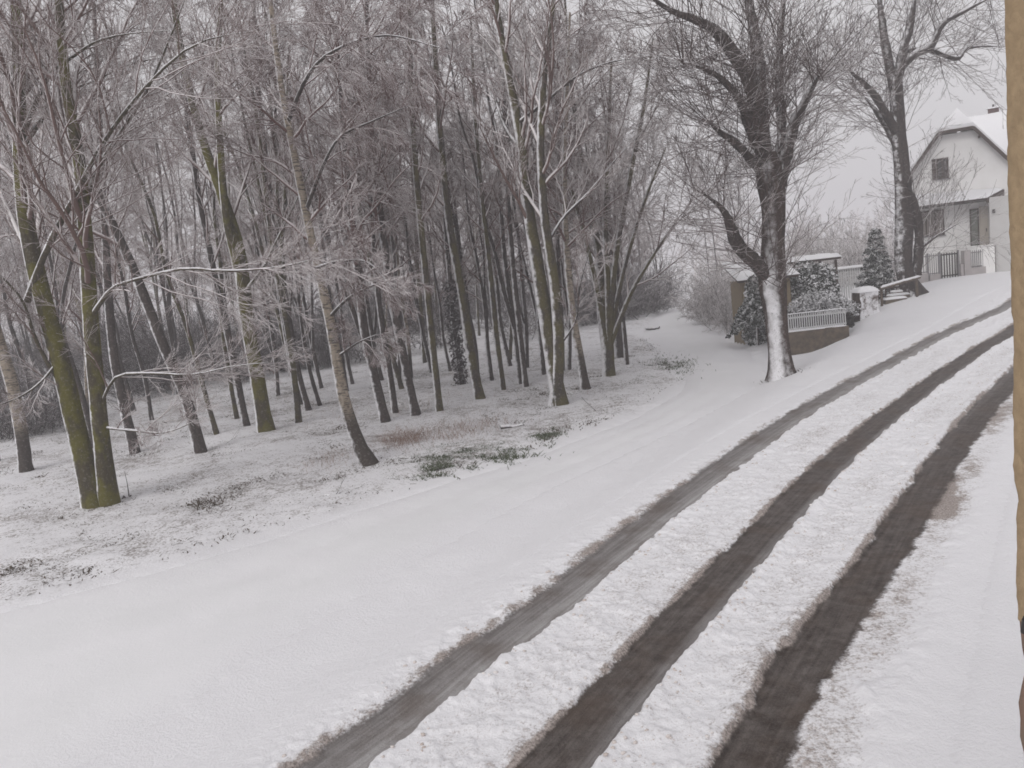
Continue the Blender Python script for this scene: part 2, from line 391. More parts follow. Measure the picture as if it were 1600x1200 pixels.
dirt = .8 * edge(Vv - v1, w1 + .10, .16) + 1.0 * edge(Vv, w2 + .01, .055) + 1.0 * edge(Vv - v3, w3 + .01, .055) + .25 * edge(Vv, w2 + .12, .16) + .25 * edge(Vv - v3, w3 + .12, .16) \
    + .35 * edge(Vv, -w2, .05) + .55 * np.exp(-(np.maximum(0, Vv - v3 - w3 - .05) / .45) ** 2) * (Vv > v3) * (.55 + 1.2 * (fbm(U * .5, Vv * .6, 41, 3) - .35))
sp_u = place(1440, 800); spu, spv = road_uv(sp_u[:2])
dirt = dirt + 2.2 * np.exp(-(np.maximum(0, spu[0] - U) / .25) ** 2 - (np.maximum(0, U - spu[0]) / 2.2) ** 2 - (np.maximum(0, Vv - spv[0] + .1) / (.28 * np.clip(1.6 - np.maximum(0, U - spu[0]) / 2.5, .3, 2))) ** 2) * (Vv > v3)
dirt = dirt * np.clip(.15 + 1.9 * (fbm(U * .9, Vv * 2.5, 61, 4) - .2) + 1.2 * en2, .05, 1.4)
inter = np.exp(-((Vv - v3 / 2) / .5) ** 2) + np.exp(-((Vv - v1 / 2) / .6) ** 2)
dirt = dirt +   .34 * inter * (.4 + 1.2 * fbm(U * .8, Vv * 1.2, 71, 3))
dirt = dirt * ss(0, .8, np.minimum(Vv - SV0, SV1 - Vv))
clump = ss(.42, .8, fbm(X * 3.2, Y * 3.2, 5, 4)); clump2 = ss(.45, .75, fbm(X * 11, Y * 11, 8, 3))
rough = np.clip(np.exp(-(np.maximum(0, np.abs(Vv - .0) - 1.9) / .7) ** 2), .25, 1)
sh = .045 + .035 * clump * rough + .022 * clump2 * rough + .04 * np.exp(-((Vv - w2 - .12) / .10) ** 2) + .03 * np.exp(-((Vv - v3 + w3 + .12) / .10) ** 2)
band = ss(v3 + .1, v3 + w3 + .1, Vv) * (1 - ss(v3 + w3 + .38 + en * .5, v3 + w3 + .62 + en * .5, Vv)) * ss(1.0, 3.0, U - ustart)
sh = sh * (1 - .6 * band)
dirt = dirt + .27 * band
z = h0(X, Y) + sh * (1 - rut) + rut * (.002 * en2 + .004)
eb = np.minimum(Vv - SV0, SV1 - Vv)
zg = h0(X, Y) + .05 + (fbm(X * 1.1, Y * 1.1, 51, 4) - .5) * .05
z = zg - .015 + (z - zg + .015) * ss(.0, .75, eb)
slushk = np.clip(r1 * 1.0 * (.55 + .45 * ss(-.1, .15, Vv - v1)) + r2 * .12 + r2 * .5 * ss(.1, .28, Vv) + r3 * (.08 + .45 * (1 - ss(-.25, -.02, Vv - v3)) * far), 0, 1)
rngc = np.random.default_rng(17); cl = []
for vv0, sp_ in ((w2 + .1, .12), (-w2 - .12, .14), (0, .9)):
    n_ = 1500; iu = rngc.integers(0, int(len(us) * .75), n_); base_v = {0: v3[iu, 0] / 2}.get(vv0, vv0) if vv0 == 0 else vv0
    which = rngc.integers(0, 3, n_); off_ = np.choose(which, [v1[iu, 0], np.zeros(n_), v3[iu, 0]]) if vv0 != 0 else 0
    cl.append(np.stack([iu, off_ + base_v + rngc.normal(size=n_) * sp_], 1))
cl = np.vstack(cl); iu = cl[:, 0].astype(int); iv = np.clip(np.searchsorted(vs, cl[:, 1]), 1, len(vs) - 2)
ok = (rut[iu, iv] < .1) & (dirt[iu, iv] < .3) & (np.abs(cl[:, 1]) < 2.4); iu, iv = iu[ok], iv[ok]; n_ = len(iu)
ico = np.array([[0, 0, 1], [.89, 0, .45], [.28, .85, .45], [-.72, .53, .45], [-.72, -.53, .45], [.28, -.85, .45], [.72, .53, -.45], [-.28, .85, -.45], [-.89, 0, -.45], [-.28, -.85, -.45], [.72, -.53, -.45], [0, 0, -1.]])
icf = np.array([[0, 1, 2], [0, 2, 3], [0, 3, 4], [0, 4, 5], [0, 5, 1], [1, 6, 2], [2, 7, 3], [3, 8, 4], [4, 9, 5], [5, 10, 1], [6, 7, 2], [7, 8, 3], [8, 9, 4], [9, 10, 5], [10, 6, 1], [11, 7, 6], [11, 8, 7], [11, 9, 8], [11, 10, 9], [11, 6, 10]])
csz = .005 + .018 * rngc.random(n_) ** 2.5; cV = ico[None] * (1 + rngc.normal(size=(n_, 12, 1)) * .22) * csz[:, None, None] * np.array([1.2, 1, .75]) + np.stack([X[iu, iv], Y[iu, iv], z[iu, iv] + csz * .25], 1)[:, None]
tag(mesh_np('snow_clods', cV.reshape(-1, 3), (np.arange(n_)[:, None, None] * 12 + icf[None]).reshape(-1, 3), M['clod']), 'crumbs and clods of snow thrown up along the wheel tracks', 'snow clods', kind='stuff')
tag(mesh_np('road', np.stack([X, Y, z], -1).reshape(-1, 3), grid_faces(*X.shape), M['road'],
            attrs=dict(rut=rut, dirt=dirt, slush=slushk, u=U, v=Vv)), kind='structure')

pxPL = [(-260, 1035), (0, 950), (300, 870), (640, 765), (850, 700), (1000, 640), (1068, 592), (1035, 548), (1008, 522), (1022, 500), (1044, 484), (1058, 468)]
pxPR = [(-100, 1330), (230, 1180), (500, 1000), (850, 790), (1050, 690), (1190, 605), (1187, 566), (1135, 532), (1108, 512), (1098, 497), (1091, 482), (1086, 468)]
PLw = smooth_line(np.array([place(*p)[:2] for p in pxPL]), 500); PRw = smooth_line(np.array([place(*p)[:2] for p in pxPR]), 500)
# pair edges by index; both start lower left and end far away
wv = np.linspace(-.06, 1.06, 60)
PX = PLw[:, None, 0] * (1 - wv) + PRw[:, None, 0] * wv; PY = PLw[:, None, 1] * (1 - wv) + PRw[:, None, 1] * wv
wid = np.linalg.norm(PRw - PLw, axis=1)[:, None]
pe = np.minimum(wv + .06, 1.06 - wv)[None] * wid
pn = fbm(PX * 1.3, PY * 1.3, 31, 4) - .5
pz = h0(PX, PY) + .10 * ss(0, 1.1, pe) - .05 + pn * .03 - .02 * np.exp(-((wv[None] - .36) / .07) ** 2) - .02 * np.exp(-((wv[None] - .62) / .07) ** 2)
tag(mesh_np('path', np.stack([PX, PY, pz], -1).reshape(-1, 3), grid_faces(*PX.shape), M['path'], attrs=dict(edge=ss(.2, 2.2, pe + 1.6 * pn))), kind='structure')

def path_left(y): return np.interp(y, PLw[:, 1], PLw[:, 0])
def path_mid_dist(x, y):       # signed: negative left of the path's left edge
    d = ((np.stack([x, y], -1)[:, None] - PLw[None, ::5]) ** 2).sum(2); i = d.argmin(1); q = PLw[::5]
    t = np.gradient(q, axis=0); t /= np.linalg.norm(t, axis=1)[:, None]; nn_ = np.stack([t[:, 1], -t[:, 0]], 1)
    return ((np.stack([x, y], -1) - q[i]) * nn_[i]).sum(1)

def axis(dense0, dense1, step, far0, far1, g=1.12):
    a = list(np.arange(dense0, dense1, step)); s = step
    while a[-1] < far1: s *= g; a.append(a[-1] + s)
    s = step; b = []
    p = dense0
    while p > far0: s *= g; p -= s; b.append(p)
    return np.array(b[::-1] + a)
gx = axis(-26, 26, .13, -1400, 1400); gy = axis(3, 44, .13, -60, 1900)
GX, GY = np.meshgrid(gx, gy, indexing='ij'); fx_, fy_ = GX.ravel(), GY.ravel()
near = (np.abs(fx_) < 60) & (fy_ > -5) & (fy_ < 110)
pd = np.full(len(fx_), -50.); pd[near] = np.concatenate([path_mid_dist(fx_[near][a:a + 20000], fy_[near][a:a + 20000]) for a in range(0, near.sum(), 20000)])
rv = np.full(len(fx_), 99.); sel = near & (fy_ < 60)
uu, vv_ = road_uv(np.stack([fx_[sel], fy_[sel]], 1)); rv[sel] = np.where((uu > ustart + .05) & (uu < end - .05), vv_, 99)
under_road = np.clip(np.minimum(rv - SV0, SV1 - rv), -1, 1)
# path interior test through barycentric width
pin = np.full(len(fx_), -1.)
di = np.full(len(fx_), 0)
idx = np.where(near & (pd > -2) & (pd < 14))[0]
PM = (PLw + PRw) / 2
for a in range(0, len(idx), 15000):
    q = idx[a:a + 15000]; p = np.stack([fx_[q], fy_[q]], 1)
    j = (((p[:, None] - PM[None, ::4]) ** 2).sum(2)).argmin(1) * 4
    ax_ = PRw[j] - PLw[j]; w_ = np.linalg.norm(ax_, axis=1); tpar = ((p - PLw[j]) * ax_).sum(1) / w_ ** 2
    pin[q] = np.minimum(tpar, 1 - tpar) * w_
micro = (fbm(fx_ * 1.1, fy_ * 1.1, 51, 4) - .5)
woods = ss(.3, -.9, pd + 1.6 * (fbm(fx_ * .5, fy_ * .5, 77, 3) - .5)) * np.where(near, 1, .6)
gz = h0(fx_, fy_) + .05 + micro * (.05 + .09 * woods) - .35 * ss(.10, .6, under_road) - .16 * ss(.35, .9, pin)
ver = np.exp(-((pd - 0) / 1.0) ** 2)
gz += .05 * woods
tag(mesh_np('ground', np.stack([fx_, fy_, gz], 1), grid_faces(*GX.shape), M['ground'], attrs=dict(woods=woods)), kind='structure')
def gh(x, y): return float(h0(x, y)) + .03

# ------------------------------------------------------------------ trees
def grow(P, R, nch, rng, t0=.2, t1=1., ang=(.5, .9), L=1., lt=.5, npts=4, up=.1, wob=.12, rr=.55, rmax=9., rtip=.004):
    N, m_, _ = P.shape
    t = t0 + (t1 - t0) * (np.arange(nch)[None] + rng.random((N, nch))) / nch
    f = np.clip(t * (m_ - 1), 0, m_ - 1.001); i = f.astype(int); w = (f - i)[..., None]; I = np.arange(N)[:, None]
    pos = P[I, i] * (1 - w) + P[I, i + 1] * w; T = P[I, i + 1] - P[I, i]; T /= np.linalg.norm(T, axis=2, keepdims=True) + 1e-9
    rad = R[I, i] * (1 - w[..., 0]) + R[I, i + 1] * w[..., 0]
    q = rng.normal(size=T.shape); q -= (q * T).sum(2, keepdims=True) * T; q /= np.linalg.norm(q, axis=2, keepdims=True) + 1e-9
    a = rng.uniform(ang[0], ang[1], (N, nch))[..., None]
    d = np.cos(a) * T + np.sin(a) * q
    Lb = np.asarray(L, float); Lb = Lb[:, None] if Lb.ndim else Lb
    ln = Lb * (1 - lt * t) * rng.uniform(.65, 1.2, (N, nch))
    pos = pos.reshape(-1, 3); d = d.reshape(-1, 3); ln = ln.reshape(-1); rad = rad.reshape(-1)
    out = [pos]; st = (ln / (npts - 1))[:, None]
    for k in range(npts - 1):
        pos = pos + d * st; out.append(pos)
        d = d + np.array([0, 0, up]) + rng.normal(size=d.shape) * wob; d /= np.linalg.norm(d, axis=1, keepdims=True)
    rb = np.minimum(rad * rr, rmax)
    return np.stack(out, 1), np.maximum(rb[:, None] * (1 - np.linspace(0, 1, npts)[None] ** 1.0 * .8), rtip), ln

def resample(P, R, n=20):
    Q = smooth_line(np.column_stack([P, R]), n); return Q[:, :3], Q[:, 3]

STY = dict(
    maple=dict(n1=19, a1=(.4, .8), L1=5.6, up1=.08, n2=8, a2=(.4, .8), L2=.42, up2=.06, n3=6, L3=.65, up3=.03, n4=3, L4=.75, up4=.0),
    birch=dict(n1=24, a1=(.6, 1.0), L1=3.0, up1=.0, n2=7, a2=(.5, 1.0), L2=.5, up2=-.10, n3=9, L3=.65, up3=-.26, n4=4, L4=.8, up4=-.3),
    pole=dict(n1=14, a1=(.4, .8), L1=3.0, up1=.12, n2=5, a2=(.5, .8), L2=.45, up2=.08, n3=5, L3=.5, up3=.05, n4=3, L4=.55, up4=.03),
    linden=dict(n1=0))

def twig_levels(P1, R1, L1, rng, s, tw=.0065, n3=None, n4=None):
    P2, R2, L2 = grow(P1, R1, s['n2'], rng, .12, 1, s['a2'], L1 * s['L2'], .45, 5, s['up2'], .14, .6, .03, tw * 1.2)
    P3, R3, L3 = grow(P2, R2, n3 or s['n3'], rng, .15, 1, (.3, .75), L2 * s['L3'], .3, 4, s['up3'], .10, .7, .014, tw)
    out = [(P2, R2, 4), (P3, R3, 3)]
    k4 = s['n4'] if n4 is None else n4
    if k4:
        P4, R4, L4 = grow(P3, R3, k4, rng, .2, 1, (.3, .75), np.clip(L3 * s['L4'], .15, 1.), .2, 3, s['up4'], .10, .9, .009, tw * .85)
        out.append((P4, R4, 3))
    return out

def make_tree(name, base, trunks, style, bark, limbm, twigm, label, cat, group=None, seed=0, limbs=(), t0=.28, tw=.0065, n1=None, n3=None, n4=None, L1s=1., flare=1.28):
    """trunks/limbs: lists of (points relative to base (n,3), radii)"""
    rng = np.random.default_rng(seed); s = STY[style]
    root = empty(name, base, label, cat, group)
    crown = []; allL1 = []
    for P, R in trunks:
        Q, r = resample(P, R, 26)
        hh = Q[:, 2] - Q[0, 2]; r = r * (1 + (flare - 1) * .35 * np.exp(-np.maximum(hh, 0) / .3))
        V, f = tubes(Q[None], r[None], 12)
        ang = np.tile(np.arange(12), 26); cc = np.repeat(Q, 12, 0); lob = 1 + (flare - 1) * 1.1 * np.repeat(np.exp(-np.maximum(hh, 0) / .16), 12) * (vn(ang * .9 + seed, ang * 0 + len(crown) + seed, 4) - .25); V = cc + (V - cc) * lob[:, None]; V += rng.normal(size=V.shape) * np.repeat(r, 12)[:, None] * .035
        mesh_np('trunk', V, f, M[bark], root)
        k1 = n1 or s['n1']; tot = np.linalg.norm(np.diff(Q, axis=0), axis=1).sum()
        P1, R1, L1 = grow(Q[None], r[None], k1, rng, t0, .99, s['a1'], np.array([s['L1'] * L1s]), .45, 9, s['up1'], .10, .5, .07, .012)
        allL1.append((P1, R1, L1))
    for P, R in limbs:
        Q, r = resample(P, R, 16); r = r * .85 * np.linspace(1, .25, 16) ** .5
        V, f = tubes(Q[None], r[None], 9); V += rng.normal(size=V.shape) * np.repeat(r, 9)[:, None] * .05
        mesh_np('limb', V, f, M[limbm], root)
        ln = np.linalg.norm(np.diff(Q, axis=0), axis=1).sum()
        P1, R1, L1 = grow(Q[None], r[None], max(5, int(ln * 2.2)), rng, .12, .98, (.35, .8), np.array([max(1.2, ln * .5)]), .4, 9, s['up1'] * .6, .12, .5, .022, .007)
        allL1.append((P1, R1, L1))
    for ii, (P1, R1, L1) in enumerate(allL1):
        crown.append((P1, R1, 6)); crown += twig_levels(P1, R1, L1, rng, s, tw if ii < len(trunks) else tw * .75, n3, n4)
    V, f = join_tubes(crown); mesh_np('crown', V, f, M[twigm], root)
    return root

def trace(px, y, dy=0., rpx=None, base=None):
    """outline traced on the photo, put at its own distance: pixel points -> world points relative to base"""
    P = np.array([at(x, yy, y + dy * i / max(1, len(px) - 1)) for i, (x, yy) in enumerate(px)]) - base
    R = np.array(rpx, float) / 2 * y / F
    return P, np.interp(np.linspace(0, 1, len(px)), np.linspace(0, 1, len(R)), R)

def hero(name, px, w, style, bark, twigm, label, cat, seed, extra=(), limbs=(), limbm='limb', **kw):
    b = place(*px[0]); b[2] -= .05
    tr = [trace(px, b[1], kw.pop('dy', .6), w, b)]
    for p2, w2_ in extra: tr.append(trace(p2, b[1], -.5, w2_, b))
    lm = []
    for p2, w2_, dyl in limbs:
        cand = [(min((p2[0][0] - np.interp(p2[0][1], [q[1] for q in tp][::-1], [q[0] for q in tp][::-1])) ** 2, 1e9), tp, dd_) for tp, dd_ in [(px, .6)] + [(e_[0], -.5) for e_ in extra]]
        _, tp, dd_ = min(cand, key=lambda c_: c_[0]); ii = np.interp(p2[0][1], [q[1] for q in tp][::-1], np.arange(len(tp))[::-1]); y0_ = b[1] + dd_ * ii / (len(tp) - 1)
        lm.append(trace(p2, y0_, dyl, w2_, b))
    return make_tree(name, b, tr, style, bark, limbm, twigm, label, cat, seed=seed, limbs=lm, **kw)

exec_order = []
hero('tree', [(148, 795), (115, 650), (93, 560), (60, 440), (38, 330), (30, 200), (28, 80), (22, -60), (15, -220)], [34, 30, 28, 26, 23, 20, 17, 12, 5],
     'maple', 'moss', 'twig', 'large twin-stemmed tree with green mossy trunks in the left foreground of the wood', 'tree', 1,
     extra=[([(170, 788), (160, 700), (150, 600), (140, 480), (132, 350), (122, 240), (102, 130), (92, 0), (85, -150)], [28, 26, 24, 22, 20, 18, 15, 11, 5])],
     limbs=[([(42, 470), (75, 385), (115, 310), (160, 225), (215, 150), (280, 85), (335, 58), (400, 50)], [13, 12, 11, 9, 8, 6, 4, 3], -2.5),
            ([(35, 210), (75, 120), (105, 95), (150, 65), (205, 52), (265, 48)], [10, 8, 7, 6, 4, 2], -1.5),
            ([(38, 225), (95, 150), (145, 128), (205, 100), (270, 88)], [9, 7, 5, 4, 2], 1.5),
            ([(140, 500), (170, 455), (200, 440), (285, 420), (350, 423), (430, 418), (505, 402)], [10, 8, 7, 7, 6, 5, 3], -2),
            ([(155, 640), (180, 590), (230, 583), (300, 585), (360, 573), (420, 566)], [7, 6, 6, 5, 4, 2], -1),
            ([(165, 668), (205, 672), (260, 675), (322, 650)], [6, 6, 5, 2], -1.5),
            ([(128, 330), (160, 250), (200, 190), (235, 130), (265, 60), (300, -30)], [12, 10, 8, 7, 6, 3], .8),
            ([(95, 560), (60, 600), (20, 625), (-30, 640)], [7, 5, 4, 2], -1.5),
            ([(118, 640), (60, 540), (35, 470), (-10, 420)], [9, 8, 6, 4], -.5)],
     limbm='limbmoss', t0=.36, n1=17, tw=.0055)
hero('tree', [(42, 742), (32, 670), (18, 600), (-2, 530), (-25, 440), (-50, 300)], [20, 19, 18, 16, 13, 8], 'maple', 'birch', 'twig',
     'slim pale-barked tree leaning off the left edge of the picture', 'tree', 2, t0=.45, n1=10)
hero('tree', [(417, 678), (400, 580), (386, 500), (372, 390), (345, 300), (312, 205), (285, 90), (265, -40), (250, -200)], [25, 23, 22, 21, 16, 13, 11, 9, 5],
     'maple', 'moss', 'twig', 'mossy green trunk standing alone right of the twin-stemmed tree', 'tree', 3,
     extra=[([(372, 420), (355, 350), (345, 250), (340, 120), (345, 0), (350, -150)], [13, 12, 11, 9, 7, 4])],
     limbs=[([(378, 460), (410, 420), (430, 380), (460, 320), (490, 250)], [7, 6, 5, 4, 3], -1.2)], limbm='limbmoss', t0=.35, n1=12)
hero('tree', [(315, 712), (290, 620), (255, 540), (220, 450), (190, 380), (150, 300), (105, 215), (70, 130), (40, 0)], [19, 17, 16, 15, 14, 12, 10, 8, 5],
     'maple', 'dark', 'twig', 'strongly leaning dark trunk between the twin-stemmed tree and the mossy trunk', 'tree', 4, t0=.45, n1=11)
hero('tree', [(212, 712), (195, 640), (180, 570), (170, 480), (165, 380), (158, 240), (150, 80), (140, -100)], [16, 15, 14, 13, 11, 9, 7, 4],
     'pole', 'dark', 'twig', 'slender dark trunk close behind the twin-stemmed tree on its right side', 'tree', 5, t0=.35)
hero('birch', [(578, 730), (555, 680), (532, 600), (517, 510), (490, 390), (465, 270), (442, 150), (425, 30), (410, -120)], [28, 21, 18, 16, 14, 12, 10, 8, 4],
     'birch', 'birch', 'twigbirch', 'leaning birch with pale peeling bark and dark foot in front of the wood', 'birch', 6,
     limbs=[([(515, 495), (545, 465), (585, 445), (610, 440)], [7, 6, 5, 3], -1.5), ([(530, 555), (560, 535), (590, 522)], [6, 5, 2], -1),
            ([(478, 330), (500, 270), (530, 215), (580, 190), (640, 165)], [8, 7, 6, 5, 2], -1.5),
            ([(488, 420), (530, 408), (575, 410), (615, 452)], [7, 6, 5, 2], -2),
            ([(450, 190), (480, 120), (520, 80), (600, 55), (690, 75)], [8, 7, 6, 5, 3], -3)], t0=.4, n1=13)
hero('tree', [(876, 637), (862, 560), (845, 450), (826, 330), (815, 230), (795, 120), (780, 40), (765, -80)], [26, 22, 21, 18, 15, 12, 10, 6],
     'maple', 'moss2', 'twig', 'double-stemmed tree at the path side with a forked dark trunk', 'tree', 7,
     extra=[([(868, 634), (873, 540), (866, 440), (852, 350), (845, 250), (848, 140), (862, 20), (875, -120)], [20, 18, 16, 14, 12, 10, 8, 4])],
     limbs=[([(806, 195), (850, 160), (900, 120), (950, 98), (1000, 90)], [8, 7, 6, 5, 2], -1.5), ([(815, 235), (790, 200), (770, 140), (755, 70)], [8, 7, 6, 4], .8),
            ([(875, 540), (900, 500), (905, 450), (925, 380)], [5, 4, 4, 2], -.8), ([(850, 390), (880, 340), (920, 300), (970, 240), (1010, 200)], [7, 6, 5, 4, 2], 1)], t0=.4, n1=13)
for k, (px, w, st, bk, lab, sd) in enumerate([
    ([(750, 627), (737, 560), (722, 460), (702, 350), (690, 240), (680, 100), (672, -60)], [16, 15, 13, 12, 10, 8, 5], 'maple', 'moss2', 'straight brown trunk midway between the leaning birch and the double-stemmed tree', 10),
    ([(687, 647), (678, 560), (667, 450), (655, 330), (645, 200), (640, 60), (635, -100)], [12, 11, 11, 10, 9, 7, 4], 'pole', 'moss2', 'thin olive trunk next right of the three dark trunks behind the birch', 11),
    ([(651, 653), (635, 580), (615, 480), (600, 380), (585, 250), (575, 100), (570, -60)], [15, 14, 13, 12, 10, 8, 5], 'birch', 'dark', 'right hand one of three dark trunks behind the leaning birch', 12),
    ([(603, 664), (588, 600), (570, 520), (560, 440), (548, 330), (535, 200), (525, 40)], [17, 15, 14, 12, 11, 9, 5], 'birch', 'dark', 'left hand one of three dark trunks behind the leaning birch', 13),
    ([(618, 650), (607, 570), (594, 490), (585, 400), (575, 260), (570, 110)], [11, 10, 9, 8, 7, 4], 'pole', 'dark', 'thinner middle one of three dark trunks behind the leaning birch', 14),
    ([(468, 636), (455, 560), (440, 470), (428, 370), (415, 250), (400, 100), (395, -60)], [13, 13, 12, 11, 9, 7, 4], 'pole', 'dark', 'left one of a close pair of dark trunks beyond the mossy trunk', 15),
    ([(483, 645), (466, 580), (452, 500), (440, 410), (432, 290), (430, 120)], [10, 9, 8, 7, 6, 4], 'pole', 'dark', 'right one of a close pair of dark trunks beyond the mossy trunk', 16),
    ([(915, 612), (905, 550), (895, 490), (885, 390), (882, 280), (885, 150), (890, 20)], [16, 13, 11, 10, 8, 7, 4], 'birch', 'birch', 'pale bent birch just right of the double-stemmed tree', 17),
    ([(386, 670), (372, 600), (355, 520), (335, 430), (310, 300), (290, 160), (275, 0)], [11, 11, 10, 10, 9, 7, 4], 'pole', 'dark', 'slim red-brown trunk tucked close left of the mossy trunk', 18),
    ([(787, 613), (775, 520), (765, 420), (752, 300), (742, 180), (735, 20)], [9, 9, 8, 7, 6, 4], 'pole', 'moss2', 'thin trunk just left of the double-stemmed tree', 19),
    ([(822, 608), (810, 500), (800, 400), (792, 290), (788, 170), (785, 30)], [9, 9, 8, 7, 6, 4], 'pole', 'dark', 'thin dark trunk directly behind the double-stemmed tree', 20)]):
    hero('birch' if bk == 'birch' else 'tree', px, w, st, bk, 'twigbirch' if st == 'birch' else 'twig', lab, 'birch' if bk == 'birch' else 'tree', sd, t0=.38, n1=12 if st != 'birch' else 26, L1s=1. if st != 'birch' else 1.25)
hero('tree', [(952, 592), (946, 500), (938, 420), (925, 330), (905, 230), (890, 110), (880, -30)], [20, 19, 13, 10, 8, 7, 4], 'maple', 'moss2', 'twig',
     'mossy many-stemmed clump fanning out beside the snowy path', 'tree', 21,
     extra=[([(950, 560), (955, 470), (965, 380), (985, 270), (1005, 170), (1020, 60)], [13, 11, 9, 8, 6, 3]), ([(952, 570), (950, 460), (945, 340), (950, 220), (955, 90)], [12, 10, 8, 7, 4]),
            ([(953, 540), (985, 460), (1020, 400), (1060, 340)], [8, 7, 5, 3]), ([(953, 520), (975, 420), (1005, 320), (1040, 230)], [8, 7, 5, 3]), ([(948, 540), (928, 430), (905, 340), (880, 250)], [9, 8, 6, 3])], t0=.3, n1=7)
hero('tree', [(967, 560), (962, 500), (955, 430), (950, 330), (948, 200)], [18, 16, 12, 9, 5], 'maple', 'dark', 'twig',
     'dark trunk hidden close behind the many-stemmed clump by the path', 'tree', 22, t0=.4, n1=10)

# the two pollarded lindens beside the road
def linden(px, w, limbs, stubs, label, seed, y=None, tw=.006, dens=1., bark='linden'):
    b = place(*px[0]) if y is None else at(*px[0], y); b[2] -= .08
    rng = np.random.default_rng(seed); root = empty('linden_tree', b, label, 'linden tree', 'pollarded lindens beside the road')
    src = []
    P, R = trace(px, b[1], .0, w, b); Q, r = resample(P, R, 40)
    hh = Q[:, 2] - Q[0, 2]; r = r * (1 + .35 * np.exp(-np.maximum(hh, 0) / .35))
    k = 24; V, f = tubes(Q[None], r[None], k)
    c = np.repeat(Q, k, 0); a = np.tile(np.arange(k) / k, 40); zz = np.repeat(hh, k)
    lump = 1 + .20 * (fbm(a * 6 + 50, zz * .9, seed, 4) - .5) + .22 * (vn(a * 14, zz * .35, seed + 3) - .5)
    V = c + (V - c) * lump[:, None]; mesh_np('trunk', V, f, M[bark], root); src.append((Q, r, .35))
    for pts, ww, dy in limbs:
        P, R = trace(pts, b[1], dy, ww, b); Q, r = resample(P, R, 24); r = r * np.r_[np.ones(15), np.linspace(1, .4, 9)]; V, f = tubes(Q[None], r[None], 14); c = np.repeat(Q, 14, 0)
        V = c + (V - c) * (1 + .35 * (vn(np.tile(np.arange(14) * .8, 24), np.repeat(np.arange(24) * .8, 14), seed + 9) - .5))[:, None]
        mesh_np('limb', V, f, M['lindenlimb'], root); src.append((Q, r, .0))
    crown = []
    stubs = list(stubs) + [(pts[-1][0], pts[-1][1], dy) for pts, ww, dy in limbs if pts[-1][1] < 250 or y is None]
    for i, (Q, r, t0) in enumerate(src):
        ln = np.linalg.norm(np.diff(Q, axis=0), axis=1).sum(); nsh = int((22 if i == 0 else 8 + ln * 8) * dens)
        P1, R1, L1 = grow(Q[None], r[None], nsh, rng, t0, .995, (.55, 1.35), np.array([3.6]), .1, 8, .012, .055, .22, .018, .006)
        P2, R2, L2 = grow(P1, R1, 7, rng, .15, 1, (.35, .75), L1 * .42, .5, 5, .03, .07, .6, .012, tw)
        P3, R3, L3 = grow(P2, R2, 3, rng, .15, 1, (.35, .75), L2 * .45, .4, 3, .0, .08, .8, .009, tw * .85)
        crown += [(P1, R1, 5), (P2, R2, 3), (P3, R3, 3)]
    for (x, yy, dy) in stubs:      # pollard heads: sprays of shoots
        c = at(x, yy, b[1] + dy) - b; n_ = 10
        d = rng.normal(size=(n_, 3)); d[:, 2] = np.abs(d[:, 2]) * .6 + .1; d /= np.linalg.norm(d, axis=1)[:, None]
        P1 = [np.repeat(c[None], n_, 0) + rng.normal(size=(n_, 3)) * .13]; L1 = rng.uniform(1.5, 3.6, n_)
        for _ in range(7):
            P1.append(P1[-1] + d * (L1 / 7)[:, None]); d = d + rng.normal(size=d.shape) * .05 + [0, 0, .04]; d /= np.linalg.norm(d, axis=1)[:, None]
        P1 = np.stack(P1, 1); R1 = np.repeat(np.linspace(.014, .006, 8)[None], n_, 0)
        P2, R2, L2 = grow(P1, R1, 7, rng, .15, 1, (.35, .75), L1 * .42, .5, 5, .03, .07, .6, .012, tw)
        P3, R3, L3 = grow(P2, R2, 3, rng, .15, 1, (.35, .75), L2 * .45, .4, 3, .0, .08, .8, .009, tw * .85)
        crown += [(P1, R1, 5), (P2, R2, 3), (P3, R3, 3)]
    V, f = join_tubes(crown); mesh_np('crown', V, f, M['twigdark'], root)
    return root

linden([(1222, 592), (1217, 540), (1212, 490), (1207, 440), (1208, 390), (1208, 330), (1203, 280), (1196, 240)], [37, 33, 33, 40, 34, 33, 40, 30],
       [([(1200, 275), (1188, 205), (1180, 155), (1160, 105), (1122, 52), (1085, 30), (1045, 15), (1005, -15)], [28, 24, 21, 19, 16, 14, 11, 8], -1.2),
        ([(1192, 220), (1187, 130), (1180, 60), (1170, 0), (1160, -90)], [22, 19, 17, 14, 9], .6),
        ([(1218, 290), (1232, 225), (1245, 185), (1262, 150), (1279, 118)], [22, 18, 15, 14, 13], -.6),
        ([(1214, 280), (1222, 195), (1218, 140), (1219, 60), (1226, -20), (1235, -110)], [18, 13, 12, 10, 8, 5], .8),
        ([(1195, 275), (1172, 248), (1150, 224), (1125, 207), (1112, 196)], [16, 13, 12, 10, 8], -.8),
        ([(1186, 235), (1170, 200), (1160, 165), (1142, 138), (1115, 115), (1072, 98)], [14, 13, 12, 10, 9, 6], -1.5),
        ([(1204, 438), (1178, 408), (1152, 382), (1143, 355), (1127, 325), (1096, 300)], [25, 22, 20, 16, 10, 6], -.9)],
       [(1279, 118, -.6), (1145, 352, -.7), (1112, 196, -.8), (1072, 98, -1.5), (1205, 270, -.3), (1215, 440, -.4)],
       'big pollarded linden with one side of its trunk plastered white by snow', 31)
